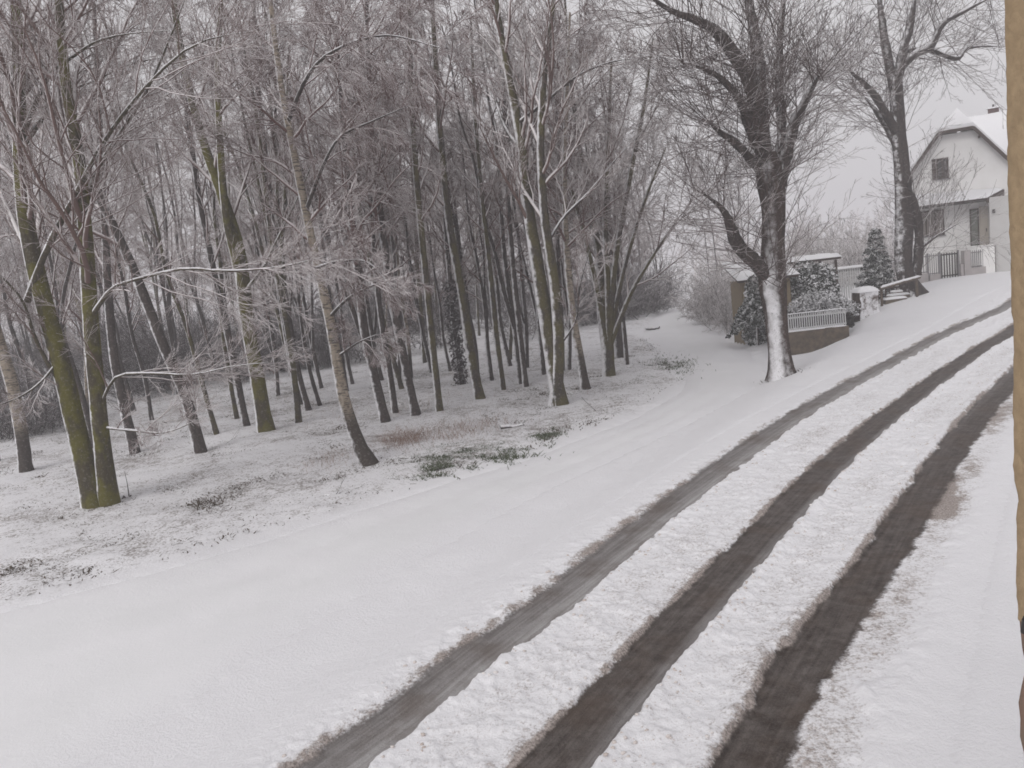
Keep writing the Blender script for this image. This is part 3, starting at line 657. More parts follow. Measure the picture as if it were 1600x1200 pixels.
linden([(1432, 468), (1413, 420), (1413, 350), (1411, 290), (1405, 220), (1401, 160), (1400, 118)], [32, 25, 26, 23, 20, 18, 17],
       [([(1400, 150), (1388, 95), (1379, 40), (1370, -30)], [16, 13, 11, 7], .5), ([(1401, 130), (1412, 75), (1422, 40), (1432, -20)], [16, 13, 11, 7], -.4),
        ([(1404, 110), (1428, 85), (1455, 72), (1472, 38), (1505, 18), (1550, -5)], [13, 12, 11, 9, 8, 5], -.8),
        ([(1410, 80), (1450, 78), (1495, 92), (1512, 75), (1560, 72)], [8, 7, 6, 5, 3], .6),
        ([(1405, 215), (1388, 185), (1362, 143), (1325, 108)], [13, 12, 10, 7], -.7), ([(1403, 235), (1380, 190), (1352, 152)], [10, 9, 6], .8),
        ([(1432, 430), (1436, 370), (1430, 320), (1418, 285)], [15, 13, 11, 7], -.4), ([(1432, 392), (1462, 370), (1502, 346)], [6, 4, 2], -.8)],
       [(1325, 108, -.7), (1495, 92, .6)],
       'smaller linden with dark trunk in front of the white house', 32, y=38., tw=.007, dens=.65, bark='linden2')

# generic woodland trees: a handful of kinds, copied
def proto(style, seed, hgt, r, bark, twigm, label, group, cat='tree', tw=.006, fork=0, n1=None):
    rng = np.random.default_rng(seed)
    def stem(b, h_, lean, rr):
        n_ = 8; z_ = np.linspace(0, 1, n_); off = np.cumsum(rng.normal(size=(n_, 2)) * .02 * h_ * .35, axis=0)
        P = np.column_stack([b[0] + lean[0] * z_ * h_ + off[:, 0], b[1] + lean[1] * z_ * h_ + off[:, 1], b[2] + z_ * h_]); P[0] = b
        return P, rr * (1 - .85 * z_) + .008
    tr = [stem((0, 0, -.1), hgt, rng.normal(size=2) * .05, r)]
    for k in range(fork):
        P, R = tr[0]; i = rng.integers(1, 4); a = rng.uniform(0, 6.28); s_ = rng.uniform(.14, .26)
        tr.append(stem(P[i], (hgt - P[i, 2]) * rng.uniform(.8, .97), (math.cos(a) * s_, math.sin(a) * s_), R[i] * .75))
    return make_tree('birch' if style == 'birch' else 'tree', (0, 0, 0), tr, style, bark, 'limb', twigm, label, cat, group, seed, t0=.25, tw=tw, n3=(5 if style != 'birch' else 7), n4=(1 if style != 'birch' else 3), n1=n1 or max(6, int(STY[style]['n1'] * .8 / (1 + .5 * fork))), flare=1.25)

GW = 'trees standing deep in the snowy wood'
LBm = 'bare grey-brown tree with upswept snowy twigs deep in the wood'
LBb = 'bare birch with fine drooping purple-brown twigs deep in the wood'
PRO = [proto('maple', 101, 18, .13, 'moss2', 'twig', LBm, GW, fork=1), proto('maple', 102, 17, .12, 'dark', 'twig', LBm, GW, fork=2), proto('maple', 103, 19, .14, 'dark', 'twig', LBm, GW, fork=1),
       proto('birch', 104, 17, .11, 'dark', 'twigbirch', LBb, 'birches deep in the snowy wood', 'birch'), proto('birch', 105, 18, .115, 'birch', 'twigbirch', LBb, 'birches deep in the snowy wood', 'birch'),
       proto('birch', 106, 16, .12, 'dark', 'twigbirch', LBb, 'birches deep in the snowy wood', 'birch', fork=1),
       proto('pole', 107, 17, .11, 'moss2', 'twig', LBm, GW), proto('pole', 108, 16, .10, 'dark', 'twig', LBm, GW), proto('maple', 109, 16, .12, 'moss2', 'twig', LBm, GW, fork=3)]
def copy_tree(src, loc, rz, sc, label=None, group=None, tilt=(0, 0)):
    c = src.copy(); COL.objects.link(c)
    for ch in src.children:
        d = ch.copy(); COL.objects.link(d); d.parent = c
    c.location = loc; c.rotation_euler = (tilt[0], tilt[1], rz); c.scale = (sc, sc, sc)
    if label: c['label'] = label
    if group: c['group'] = group
    return c
rg = random.Random(7); used = set(); spots = []
heroes = [place(*p)[:2] for p in [(148, 795), (42, 742), (417, 678), (315, 712), (212, 712), (578, 730), (876, 637), (750, 627), (687, 647), (651, 653), (603, 664), (468, 636), (915, 612), (952, 592)]]
def put(i, x, y, sc, **kw):
    loc = (x, y, gh(x, y)); rz = rg.uniform(0, 6.28); tl = (rg.gauss(0, .03), rg.gauss(-.05, .035))
    if i not in used:
        used.add(i); o = PRO[i]; o.location = loc; o.rotation_euler = (*tl, rz); o.scale = (sc,) * 3
        for k, v in kw.items(): o[k] = v
        return o
    return copy_tree(PRO[i], loc, rz, sc, tilt=tl, **kw)
tries = 0
while len(spots) < 118 and tries < 40000:
    tries += 1
    y = 25 + 62 * rg.random() ** 1.15; a = rg.uniform(-.70, .16); x = y * math.tan(a)
    if x > float(path_left(y)) - 1.5: continue
    mind = 1.6 + .022 * y
    if any((x - p) ** 2 + (y - q) ** 2 < mind ** 2 for p, q in spots): continue
    if any((x - p[0]) ** 2 + (y - p[1]) ** 2 < 1.2 ** 2 for p in heroes): continue
    if y < 27 and rg.random() < .7: continue
    spots.append((x, y))
    put(rg.choice([0, 1, 2, 3, 3, 4, 5, 5, 6, 6, 7, 7, 8]), x, y, rg.uniform(.8, 1.12))
for k_ in range(16):      # the birches whose drooping twigs veil the middle of the wood
    p = place(440 + k_ * 30 + rg.uniform(-12, 12), 628 - k_ * 3.2 + rg.uniform(-22, 8)); put(rg.choice([3, 5]), p[0], p[1], rg.uniform(.7, .95))

# ------------------------------------------------------------------ undergrowth, shrubs
def bush_arrays(seed, hgt, n=16, spread=.5, n2=7, n3=5, tw=.008, drop=0.):
    rng = np.random.default_rng(seed); b = np.zeros((n, 3)); b[:, :2] = rng.normal(size=(n, 2)) * .18 * hgt * spread; b[:, 2] = -.05
    d = rng.normal(size=(n, 3)); d[:, :2] *= spread; d[:, 2] = 1; d /= np.linalg.norm(d, axis=1)[:, None]
    P = [b]; L = rng.uniform(.6, 1.1, n) * hgt
    for _ in range(6):
        P.append(P[-1] + d * (L / 6)[:, None]); d = d + rng.normal(size=d.shape) * .10; d /= np.linalg.norm(d, axis=1)[:, None]
    P1 = np.stack(P, 1); R1 = np.repeat(np.linspace(.022, .007, 7)[None], n, 0)
    P2, R2, L2 = grow(P1, R1, n2, rng, .1, 1, (.4, .9), L * .42, .4, 5, .02 - drop, .16, .6, .012, tw)
    P3, R3, L3 = grow(P2, R2, n3, rng, .1, 1, (.4, 1.), L2 * .5, .3, 4, .0 - drop, .16, .8, .009, tw * .9)
    return (P1, R1, 5), [(P2, R2, 3), (P3, R3, 3)]
def bush(name, loc, seed, hgt, label, cat, group, twigm='twig', **kw):
    root = empty(name, loc, label, cat, group); a, c = bush_arrays(seed, hgt, **kw)
    V, f = join_tubes([a]); mesh_np('stem', V, f, M['limb'], root); V, f = join_tubes(c); mesh_np('twigs', V, f, M[twigm], root); return root
GB = 'bushes of the undergrowth behind the trunks'; LBU = 'dark bare bush of tangled twigs in the undergrowth behind the trunks'
BP = [bush('bush', (0, 0, 0), 200 + k, hh, LBU, 'bush', GB, 'twigdark' if k < 2 else 'twig', n=22, spread=.8, n2=9, n3=7, tw=.011) for k, hh in enumerate((3.2, 4.0, 3.6))]
usedb = set()
def putb(i, x, y, sc, label=None, group=None, white=False):
    loc = (x, y, gh(x, y)); rz = rg.uniform(0, 6.28)
    if i not in usedb:
        usedb.add(i); o = BP[i]; o.location = loc; o.rotation_euler = (0, 0, rz); o.scale = (sc,) * 3
    else: o = copy_tree(BP[i], loc, rz, sc)
    if label: o['label'] = label
    if group: o['group'] = group
    if white:
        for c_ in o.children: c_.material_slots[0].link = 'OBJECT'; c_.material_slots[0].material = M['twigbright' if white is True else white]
    return o
for (px, py, sc) in [(5, 690, .75), (45, 684, .8), (80, 672, .7), (-30, 690, .9), (110, 660, .7)]:
    p = place(px, py); putb(rg.choice([0, 1]), p[0], p[1], sc, 'low dark thicket bush at the far left edge of the wood', 'thicket at the left edge of the wood', 'twigthick')
for k_ in range(22):
    p = place(120 + k_ * 17 + rg.uniform(-8, 8), 652 - k_ * 2.6 + rg.uniform(-8, 6)); putb(rg.choice([0, 1, 2]), p[0], p[1] + 6, rg.uniform(.55, .9), 'dark tangled bush along the back of the wood left of the leaning birch', 'dark bushes along the back of the wood', 'twigthick')
nb = 0
while nb < 78:
    y = rg.uniform(48, 86); x = y * math.tan(rg.uniform(-.66, .21))
    if x > float(path_left(y)) - 2.5: continue
    nb += 1; putb(rg.choice([0, 1, 2]), x, y, rg.uniform(.8, 1.5))
for (px, py, sc) in [(1112, 505, .7), (1128, 512, .75), (1140, 520, .6), (1105, 495, .8), (1124, 490, .9), (1142, 500, .9), (1150, 490, 1.1), (1128, 480, 1.1), (1135, 500, .8)]:
    p = place(px, py); putb(2, p[0], p[1], sc, 'pale snow-coated bush bordering the far end of the path', 'bushes along the far path', True)

for (px, py, sc) in [(1022, 488, .8), (1000, 492, .9), (978, 496, .9), (955, 502, .8), (1038, 479, .8), (930, 508, .8), (1010, 484, 1.1), (985, 488, 1.2)]:
    p = place(px, py); putb(rg.choice([0, 1]), p[0], p[1], sc)
# trees right of the path, far behind the garden and the house
for (px, y, i, sc) in [(1120, 70, 2, .65), (1140, 84, 1, .75), (1165, 74, 3, .7), (1110, 60, 7, .6), (1022, 70, 5, .85), (1000, 64, 3, .8), (1255, 92, 3, .42), (1330, 96, 5, .42), (1378, 88, 4, .4)]:
    p = at(px, 380, y); put(i, p[0], y, sc, label='small pale bare tree far off behind the walled garden', group='far trees behind the garden')

for (px, py, y, sc) in [(1265, 430, 58, 1.2), (1300, 425, 62, 1.3), (1335, 425, 66, 1.3), (1375, 420, 64, 1.3), (1320, 420, 74, 1.5), (1395, 415, 72, 1.3), (1245, 430, 70, 1.5), (1180, 450, 60, 1.3), (1215, 445, 66, 1.4)]:
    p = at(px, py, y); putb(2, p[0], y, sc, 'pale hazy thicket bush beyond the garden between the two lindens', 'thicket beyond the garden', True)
# distant wood, one mass
rngd = np.random.default_rng(5); parts = []
for k in range(330):
    y = rngd.uniform(86, 150); a = rngd.uniform(-.75, .62); x = y * math.tan(a); hh = rngd.uniform(9, 19)
    if a > .2: hh *= .38
    if x > float(path_left(min(y, 90))) - 2 and a < .2 and y < 110: continue
    if abs(x / y - (12.65 / 62.5 + .012)) < .022 and y < 135: continue
    z0 = float(h0(x, y)); zz = np.linspace(0, 1, 8); P = np.column_stack([x + np.cumsum(rngd.normal(size=8)) * .12, np.full(8, y) + np.cumsum(rngd.normal(size=8)) * .12, z0 - .1 + zz * hh])[None]
    R = (.13 * (1 - .85 * zz) + .012)[None]; P1, R1, L1 = grow(P, R, 13, rngd, .12, 1, (.4, .95), np.array([hh * .28]), .5, 5, .05, .12, .5, .05, .02)
    P2, R2, L2 = grow(P1, R1, 6, rngd, .15, 1, (.4, .9), L1 * .5, .4, 4, .02, .15, .6, .02, .015)
    P3, R3, L3 = grow(P2, R2, 4, rngd, .15, 1, (.4, .9), L2 * .6, .4, 3, .0, .15, .7, .016, .013)
    parts += [(P, R, 5), (P1, R1, 3), (P2, R2, 3), (P3, R3, 3)]
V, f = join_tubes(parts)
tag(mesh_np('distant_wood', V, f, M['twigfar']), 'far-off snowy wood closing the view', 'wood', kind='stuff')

# ivy-clad trunk
def leaf_cloud(rng, C, S, n, size, up=.0):
    """n small leaf quads scattered in ellipsoids C (k,3) with semi-axes S (k,3)"""
    k = rng.integers(0, len(C), n); d = rng.normal(size=(n, 3)); d /= np.linalg.norm(d, axis=1)[:, None]
    p = C[k] + d * S[k] * (rng.random((n, 1)) ** .4)
    a = rng.normal(size=(n, 3)); a[:, 2] += up; a /= np.linalg.norm(a, axis=1)[:, None]; b = np.cross(a, rng.normal(size=(n, 3))); b /= np.linalg.norm(b, axis=1)[:, None]
    s_ = size * rng.uniform(.6, 1.3, (n, 1)); b = b * s_; a2 = np.cross(a, b / s_) * s_ * .55
    V = np.stack([p - b, p - a2 * .9, p + b, p + a2], 1).reshape(-1, 3); i = np.arange(n)[:, None] * 4 + np.arange(4)[None]
    return V, i
b = place(722, 604); rng = np.random.default_rng(61)
root = empty('tree', b, 'trunk wrapped in dark snowy ivy in the middle of the wood', 'tree')
P, R = trace([(722, 606), (716, 560), (708, 500), (702, 430), (695, 340), (690, 230)], b[1], .3, [11, 10, 9, 8, 7, 4], b)
Q, r = resample(P, R, 20); V, f = tubes(Q[None], r[None], 10); mesh_np('trunk', V, f, M['dark'], root)
qi = Q[:9]; V, f = leaf_cloud(rng, qi, np.repeat([[.34, .34, .4]], 9, 0), 2600, .07); mesh_np('ivy', V, f, M['ivy'], root, smooth=False)
P1, R1, L1 = grow(Q[None], r[None], 12, rng, .4, 1, (.5, .9), np.array([3.]), .4, 7, .05, .1, .5, .04, .01)
V, f = join_tubes([(P1, R1, 5)] + twig_levels(P1, R1, L1, rng, STY['pole'], .008)); mesh_np('crown', V, f, M['twig'], root)

# conifers
def conifer(name, loc, hgt, rad, seed, label, cat, n=46, droop=.35, mat='needle', dens=1., leafs=.10, t0=.06):
    rng = np.random.default_rng(seed); root = empty(name, loc, label, cat)
    Pt = np.array([[0, 0, -.05], [.02, .01, hgt * .5], [0, .02, hgt]])[None]; V, f = tubes(Pt, np.array([[.07, .05, .01]]), 8); mesh_np('trunk', V, f, M['dark'], root)
    Vs, Fs, br = [], [], []; nn_ = 0
    for k in range(n):
        t = t0 + (1 - t0) * k / n; a = k * 2.4 + rng.random(); L = rad * (1 - t) ** .8 * rng.uniform(.75, 1.2) + .12
        c = np.array([0, 0, t * hgt]); d = np.array([math.cos(a), math.sin(a), .15]); pts = []
        for q in range(7):
            pts.append(c.copy()); c = c + d * L / 6; d = d + np.array([0, 0, -droop * .25]); d /= np.linalg.norm(d)
        br.append(np.array(pts)); C = np.array(pts)[1:]; S = np.linspace(.22, .09, 6)[:, None] * np.array([[1, 1, .55]]) * (.6 + .4 * rad)
        V, f = leaf_cloud(rng, C, S, int(150 * dens * (.4 + L)), leafs, .4); Vs.append(V); Fs.append(f + nn_); nn_ += len(V)
    V, f = tubes(np.array(br), np.repeat(np.linspace(.018, .006, 7)[None], n, 0), 4); mesh_np('branches', V, f, M['dark'], root)
    mesh_np('foliage', np.vstack(Vs), np.vstack(Fs), M[mat], root, smooth=False); return root
def onyat(px, py, y, dz=-.03):
    p = at(px, py, y); return np.array([p[0], y, float(h0(p[0], y)) + dz])

p = onyat(1371, 448, 41); tp = at(1374, 358, 41)[2]
conifer('conifer', p, tp - p[2], 1.05, 71, 'dark snow-dusted conifer growing beside the smaller linden', 'conifer', 60, .3, dens=1.5)
shy = place(1165, 538)[1]; p = onyat(1186, 560, shy - 1.3); tp = at(1188, 432, shy - 1.3)[2]
conifer('conifer', p, tp - p[2], 1.5, 72, 'drooping conifer in front of the ochre shed, half behind the big linden', 'conifer', 42, .8, dens=1.3, t0=.3)

def mound(name, C, S, n, seed, label, cat, mat, size=.08, stems=True):
    C = np.array(C, float); S = np.array(S, float); b = np.array([C[:, 0].mean(), C[:, 1].mean(), float(h0(C[:, 0].mean(), C[:, 1].mean()))])
    rng = np.random.default_rng(seed); root = empty(name, b, label, cat)
    V, f = leaf_cloud(rng, C - b, S, n, size, .3); mesh_np('foliage', V, f, M[mat], root, smooth=False)
    k = 14; q = rng.integers(0, len(C), k); P0 = C[q] - b; P = np.stack([np.column_stack([P0[:, 0], P0[:, 1], np.full(k, -.1)]), P0 * [1, 1, .6] + rng.normal(size=(k, 3)) * .08, P0 + rng.normal(size=(k, 3)) * .2], 1)
    V, f = tubes(P, np.repeat([[.025, .018, .008]], k, 0), 5); mesh_np('stem', V, f, M['dark'], root); return root
def px_mound(pts, y, s, **kw):
    C = [at(x, yy, y + dy) for x, yy, dy in pts]; return C, [np.array(s) * (1 + .25 * math.sin(7 * i)) for i in range(len(C))]
C, S = px_mound([(1245, 484, 0), (1262, 476, .2), (1280, 470, 0), (1298, 474, .3), (1315, 480, 0), (1328, 484, .1), (1270, 486, -.2), (1305, 488, -.2)], 36.2, (.62, .5, .42))
mound('hedge', C, S, 9000, 81, 'low rounded hedge buried in snow behind the white picket fence', 'hedge', 'needle2', .06)
hd = [o for o in COL.objects if o.name.startswith('hedge')][0]; rng = np.random.default_rng(5)
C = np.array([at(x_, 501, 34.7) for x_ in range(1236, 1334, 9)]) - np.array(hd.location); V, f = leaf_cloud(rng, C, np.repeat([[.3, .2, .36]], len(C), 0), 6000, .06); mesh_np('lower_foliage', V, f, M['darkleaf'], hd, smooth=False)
C, S = px_mound([(1245, 440, 0), (1258, 425, .3), (1272, 446, 0), (1285, 430, .4), (1290, 452, 0), (1262, 458, -.2), (1240, 462, 0), (1298, 462, .1)], 38, (.6, .5, .5))
mound('shrub', C, S, 7000, 82, 'dark leafy shrub with snow clots under the flat garden roof', 'shrub', 'needle', .085)
C, S = px_mound([(1170, 522, 0), (1180, 535, -.2), (1192, 540, 0), (1200, 528, .2), (1186, 515, .2), (1206, 545, -.2)], shy - .75, (.35, .3, .42))
mound('shrub', C, S, 3500, 83, 'small snowy shrub at the foot of the ochre shed wall', 'shrub', 'needle', .07)

# ------------------------------------------------------------------ garden structures
p = place(1165, 538); sy = p[1]; g = p[2]
sh_ = empty('shed', (p[0], sy, g), 'ochre plastered garden shed with snowy roof left behind the big linden', 'shed')
hz = at(1165, 440, sy)[2] - g
k = MB(); k.box((1.15, .9, hz / 2 - .15), (2.3, 1.8, hz + .3)); k.build('wall', M['ochre'], sh_)
k = MB(); k.hexa([(-.25, -.35, hz - .02), (2.6, -.35, hz - .02), (2.6, 2.1, hz + .75), (-.25, 2.1, hz + .75), (-.25, -.35, hz + .08), (2.6, -.35, hz + .08), (2.6, 2.1, hz + .85), (-.25, 2.1, hz + .85)]); rf = k.build('roof', M['brown'], sh_)
def snow_slab(P4, th, parent, name='snow', nn_=18, seed=1):
    """soft snow lying on a quad given by 4 corners"""
    a, b_, c, d = [np.array(q, float) for q in P4]; u = np.linspace(0, 1, nn_); Ug, Vg = np.meshgrid(u, u, indexing='ij'); Ug = Ug[..., None]; Vg = Vg[..., None]
    B = (a * (1 - Ug) + b_ * Ug) * (1 - Vg) + (d * (1 - Ug) + c * Ug) * Vg
    e = np.minimum(np.minimum(Ug, 1 - Ug) * np.linalg.norm(b_ - a), np.minimum(Vg, 1 - Vg) * np.linalg.norm(d - a))[..., 0]
    T_ = B.copy(); T_[..., 2] += .005 + th * np.sqrt(np.clip(e / (th * .9), 0, 1)) * (.8 + .4 * vn(B[..., 0] * 2, B[..., 1] * 2, seed))
    return mesh_np(name, T_.reshape(-1, 3), grid_faces(nn_, nn_)[:, ::-1] if np.cross(b_ - a, d - a)[2] < 0 else grid_faces(nn_, nn_)[:, ::1], M['snow'], parent)
snow_slab([(-.3, -.42, hz + .085), (2.65, -.42, hz + .085), (2.65, 2.12, hz + .855), (-.3, 2.12, hz + .855)], .16, sh_)

# open shelter with a flat snowy roof
ry = 40.; a = at(1232, 412, ry); b_ = at(1307, 403, ry); zr = (a[2] + b_[2]) / 2; gq = float(h0(b_[0], ry))
pg = empty('garden_shelter', (a[0], ry, gq), 'flat-roofed wooden garden shelter under thick snow, between the two lindens', 'shelter')
wx = b_[0] - a[0]; hz = zr - gq
k = MB(); k.box((wx / 2, 1., hz), (wx + .3, 2.4, .1)); k.build('roof', M['brown'], pg)
snow_slab([(-.2, -.25, hz + .055), (wx + .2, -.25, hz + .055), (wx + .2, 2.25, hz + .055), (-.2, 2.25, hz + .055)], .2, pg)
for qx, qy in ((.05, 0), (wx - .05, 0), (.05, 2), (wx - .05, 2)):
    k = MB(); k.box((qx, qy, hz / 2 - .07), (.1, .1, hz - .01)); k.build('post', M['brown'], pg)

# picket fence on its stone wall
fy = 34.; A = at(1226, 490, fy); B = at(1322, 484, fy); zt = (A[2] + B[2]) / 2; zb = zt - .74
pk = empty('picket_fence', (A[0], fy, float(h0(A[0], fy))), 'low white picket fence standing on the stone garden wall', 'fence'); o_ = np.array(pk.location)
L_ = B[0] - A[0]; np_ = 27
for q in range(np_):
    x = (q + .5) * L_ / np_; k = MB(); zz0 = zb - o_[2]; w_ = .045
    k.prism([(x - w_ / 2, 0, zz0), (x + w_ / 2, 0, zz0), (x + w_ / 2, 0, zz0 + .70), (x, 0, zz0 + .74), (x - w_ / 2, 0, zz0 + .70)], (0, .022, 0)); k.build('picket', M['picketpaint'], pk)
for zq in (.09, .58):
    k = MB(); k.box((L_ / 2, .05, zb - o_[2] + zq), (L_, .05, .07)); k.build('rail', M['whitepaint'], pk)
snow_slab([(0, -.03, zb - o_[2] + .735), (L_, -.03, zb - o_[2] + .735), (L_, .06, zb - o_[2] + .735), (0, .06, zb - o_[2] + .735)], .035, pk)
def rough_block(name, c, d, mat, parent, seed, nn_=9, amp=.05):
    """stone-like block: subdivided box with uneven faces"""
    V = []; Fq = []; n0 = 0; rr = np.linspace(-.5, .5, nn_)
    for ax_, sg in ((0, -1), (0, 1), (1, -1), (1, 1), (2, 1)):
        Aq, Bq = np.meshgrid(rr, rr, indexing='ij'); o3 = [None] * 3; oth = [q for q in range(3) if q != ax_]
        o3[ax_] = np.full_like(Aq, .5 * sg); o3[oth[0]] = Aq; o3[oth[1]] = Bq; Pq = np.stack(o3, -1).reshape(-1, 3) * d + c
        V.append(Pq); ff = grid_faces(nn_, nn_) + n0; Fq.append(ff if ((sg > 0) != (ax_ == 1)) != True else ff[:, ::-1]); n0 += len(Pq)
    V = np.vstack(V); nz = np.stack([fbm(V[:, 0] * 2.3 + V[:, 1] * 1.7, V[:, 2] * 2.9 + 5, seed + q, 3) - .5 for q in range(3)], 1)
    return mesh_np(name, V + nz * amp * 2, np.vstack(Fq), mat, parent)
sw = empty('garden_wall', (A[0], fy, o_[2]), 'low brown stone wall under the white picket fence', 'wall')
rough_block('wall', (L_ / 2 - .1, .08, (zb - o_[2]) / 2 - .25), np.array((L_ + .3, .3, zb - o_[2] + .48)), M['stone'], sw, 3, 16, .04)
snow_slab([(-.2, -.08, zb - o_[2] - .02), (L_, -.08, zb - o_[2] - .02), (L_, .24, zb - o_[2] - .02), (-.2, .24, zb - o_[2] - .02)], .06, sw)

# stone gate pillar, railing, steps, pole
p = onyat(1353, 500, 36.5); gp = empty('gate_pillar', p, 'stout stone gate pillar capped with snow at the garden entrance', 'pillar'); hz = at(1353, 455, 36.5)[2] - p[2]
rough_block('shaft', (0, 0, hz / 2 - .15), np.array((.85, .8, hz + .3)), bark_mat('snow_plastered_stone', (.12, .085, .07), (.075, .055, .047), (-.2, -.95, .35), .72, .95, .55, scale=6), gp, 8, 11, .10)
snow_slab([(-.5, -.46, hz - .02), (.48, -.46, hz - .02), (.48, .46, hz - .02), (-.5, .46, hz - .02)], .22, gp)
a = at(1372, 452, 38.5); b_ = at(1402, 447, 38.5); ga = float(h0(a[0], 38.5)); rl = empty('railing', (a[0], 38.5, ga), 'short dark railing between the stone pillar and the smaller linden', 'railing')
L2_ = b_[0] - a[0] + .5; ht = a[2] - ga
for q in range(9):
    k = MB(); k.box((q * L2_ / 8, 0, ht / 2 - .05), (.05, .05, ht)); k.build('baluster', M['brown'], rl)
k = MB(); k.box((L2_ / 2, 0, ht), (L2_ + .1, .06, .07)); k.build('rail', M['brown'], rl)
a = at(1376, 451, 37.2); b_ = at(1438, 433, 37.2)
lg = empty('barrier_pole', (a[0], 37.2, a[2]), 'pale snow-topped pole leaning across the foot of the smaller linden', 'pole')
k = MB(); k.bar((0, 0, 0), b_ - a, .075, 10, .06); k.build('pole', M['wood'], lg, smooth=True); d = b_ - a
for s_ in (.04, .93):
    q = d * s_; k = MB(); k.box((q[0], .11, q[2] - .45), (.09, .09, 1.1)); k.build('post', M['wood'], lg)
snow_slab([(0, -.06, .055), (d[0], -.06 + d[1], d[2] + .05), (d[0], .06 + d[1], d[2] + .05), (0, .06, .055)], .07, lg)
p = onyat(1398, 474, 37.6); st = empty('garden_steps', p, 'snow-covered stone steps below the dark railing', 'steps')
for q in range(3):
    rough_block('step', (q * .32, q * .25, .05 + q * .14), np.array((1.0, .4, .32)), M['stone'], st, 20 + q, 6, .03)
    snow_slab([(q * .32 - .52, q * .25 - .22, .2 + q * .14), (q * .32 + .52, q * .25 - .22, .2 + q * .14), (q * .32 + .52, q * .25 + .2, .2 + q * .14), (q * .32 - .52, q * .25 + .2, .2 + q * .14)], .1, st)
a = at(1310, 420, 43.); b_ = at(1350, 416, 43.); ga = float(h0(a[0], 43.)); sc_ = empty('garden_screen', (a[0], 43., ga), 'pale slatted screen with a snowy top next to the flat-roofed shelter', 'screen')
wq = b_[0] - a[0]; hq = a[2] - ga
for q in range(12):
    k = MB(); k.box((q * wq / 11, 0, hq / 2 - .05), (.07, .03, hq)); k.build('slat', M['whitepaint'], sc_)
for zq in (.3, hq - .15):
    k = MB(); k.box((wq / 2, .04, zq), (wq + .1, .04, .08)); k.build('rail', M['greypaint'], sc_)
snow_slab([(-.1, -.12, hq - .04), (wq + .1, -.12, hq - .04), (wq + .1, .14, hq - .04), (-.1, .14, hq - .04)], .12, sc_)

# ------------------------------------------------------------------ white house (built in its own frame: x along the gable front, -y towards the road)
hx0, hx1, hy, hg = 0., 4.68, 0., 1.0; O = np.array((0., 0., hg))
hs_ = empty('house', (23.95, 46., hg), 'white gabled house with snowy half-hipped roof on the rise at the right', 'house'); hs_.rotation_euler.z = -math.radians(33)
def hb(): return MB()
eavez = 7.05; kz = 8.98; kl, kr = 1.45, 3.1; D = 7.; hcx = (kl + kr) / 2
k = hb(); k.prism([(hx0, hy, hg - .6), (hx1, hy, hg - .6), (hx1, hy, eavez), (kr, hy, kz), (kl, hy, kz), (hx0, hy, eavez)], (0, D, 0)); k.build('wall', M['white'], hs_, off=O)
ov = .4; th = .12; sl_ = (kz - eavez) / (kl - hx0); rz_ = kz + (hcx - kl) * sl_
xl, zl = hx0 - .35, eavez - .35 * sl_ + .04; xr, zr_ = hx1 + .35, eavez - .35 * sl_ + .04
ridge0 = (hcx, hy + 1.3, rz_ + .06); ridge1 = (hcx, hy + D + .3, rz_ + .06)
L0 = (xl, hy - ov, zl); L1_ = (kl, hy - ov, kz + .06); R0 = (xr, hy - ov, zr_); R1_ = (kr, hy - ov, kz + .06); Lb = (xl, hy + D + .3, zl); Rb = (xr, hy + D + .3, zr_)
for poly in ([L0, L1_, ridge0, ridge1, Lb], [R1_, R0, Rb, ridge1, ridge0], [L1_, R1_, ridge0]):
    P = np.array(poly); n_ = len(P); Vb = np.vstack([P, P + [0, 0, th], P + [0, 0, th + .01], P + [0, 0, th + .19]])
    q4 = [[i, (i + 1) % n_, n_ + (i + 1) % n_, n_ + i] for i in range(n_)]; t3 = [[n_, n_ + i, n_ + i + 1] for i in range(1, n_ - 1)]; b3 = [[0, i + 1, i] for i in range(1, n_ - 1)]
    rfm = mesh_np('roof', Vb[:2 * n_] - O, [np.array(q4), np.array(t3 + b3)], M['brown'], hs_, smooth=False)
    mesh_np('snow', Vb[2 * n_:] - O, [np.array(q4), np.array(t3 + b3)], M['snow'], rfm, smooth=False)
k = hb()
for a, b_ in ((L0, L1_), (L1_, R1_), (R1_, R0)): k.beam(np.array(a) + [0, -.03, .04], np.array(b_) + [0, -.03, .04], .05, .17)
k.build('bargeboard', M['brown'], hs_, off=O)
k = hb(); k.box((3.35, -.22, 8.55), (.1, .35, .12)); k.build('purlin_end', M['brown'], hs_, off=O)
wg_ = [(2.3, 1.0, 7.2), (9.5, 1.0, 7.2), (9.5, 4.4, 10.15), (2.3, 4.4, 10.15)]
k = hb(); k.hexa([(x, y, z - .12) for x, y, z in wg_] + wg_); rw = k.build('roof', M['brown'], hs_, off=O)
snow_slab([np.array(q) - O + (0, 0, .005) for q in wg_], .16, rw)
k = hb(); k.prism([(2.6, 1.5, hg - .5), (9.2, 1.5, hg - .5), (9.2, 1.5, 7.3), (2.6, 1.5, 7.3)], (0, 5.4, 0)); k.build('wing_wall', M['white'], hs_, off=O)
k = hb(); k.box((3.95, 4.6, 9.95), (.55, .45, .95)); ch = k.build('chimney', M['chimney'], hs_, off=O)
k = hb(); k.box((3.95, 4.6, 10.46), (.66, .56, .07)); k.build('cap', M['snow'], ch, off=O)
k = hb(); k.bar((3.95, 4.6, 10.49), (3.95, 4.6, 10.66), .06); k.build('pot', M['iron'], ch, off=O)
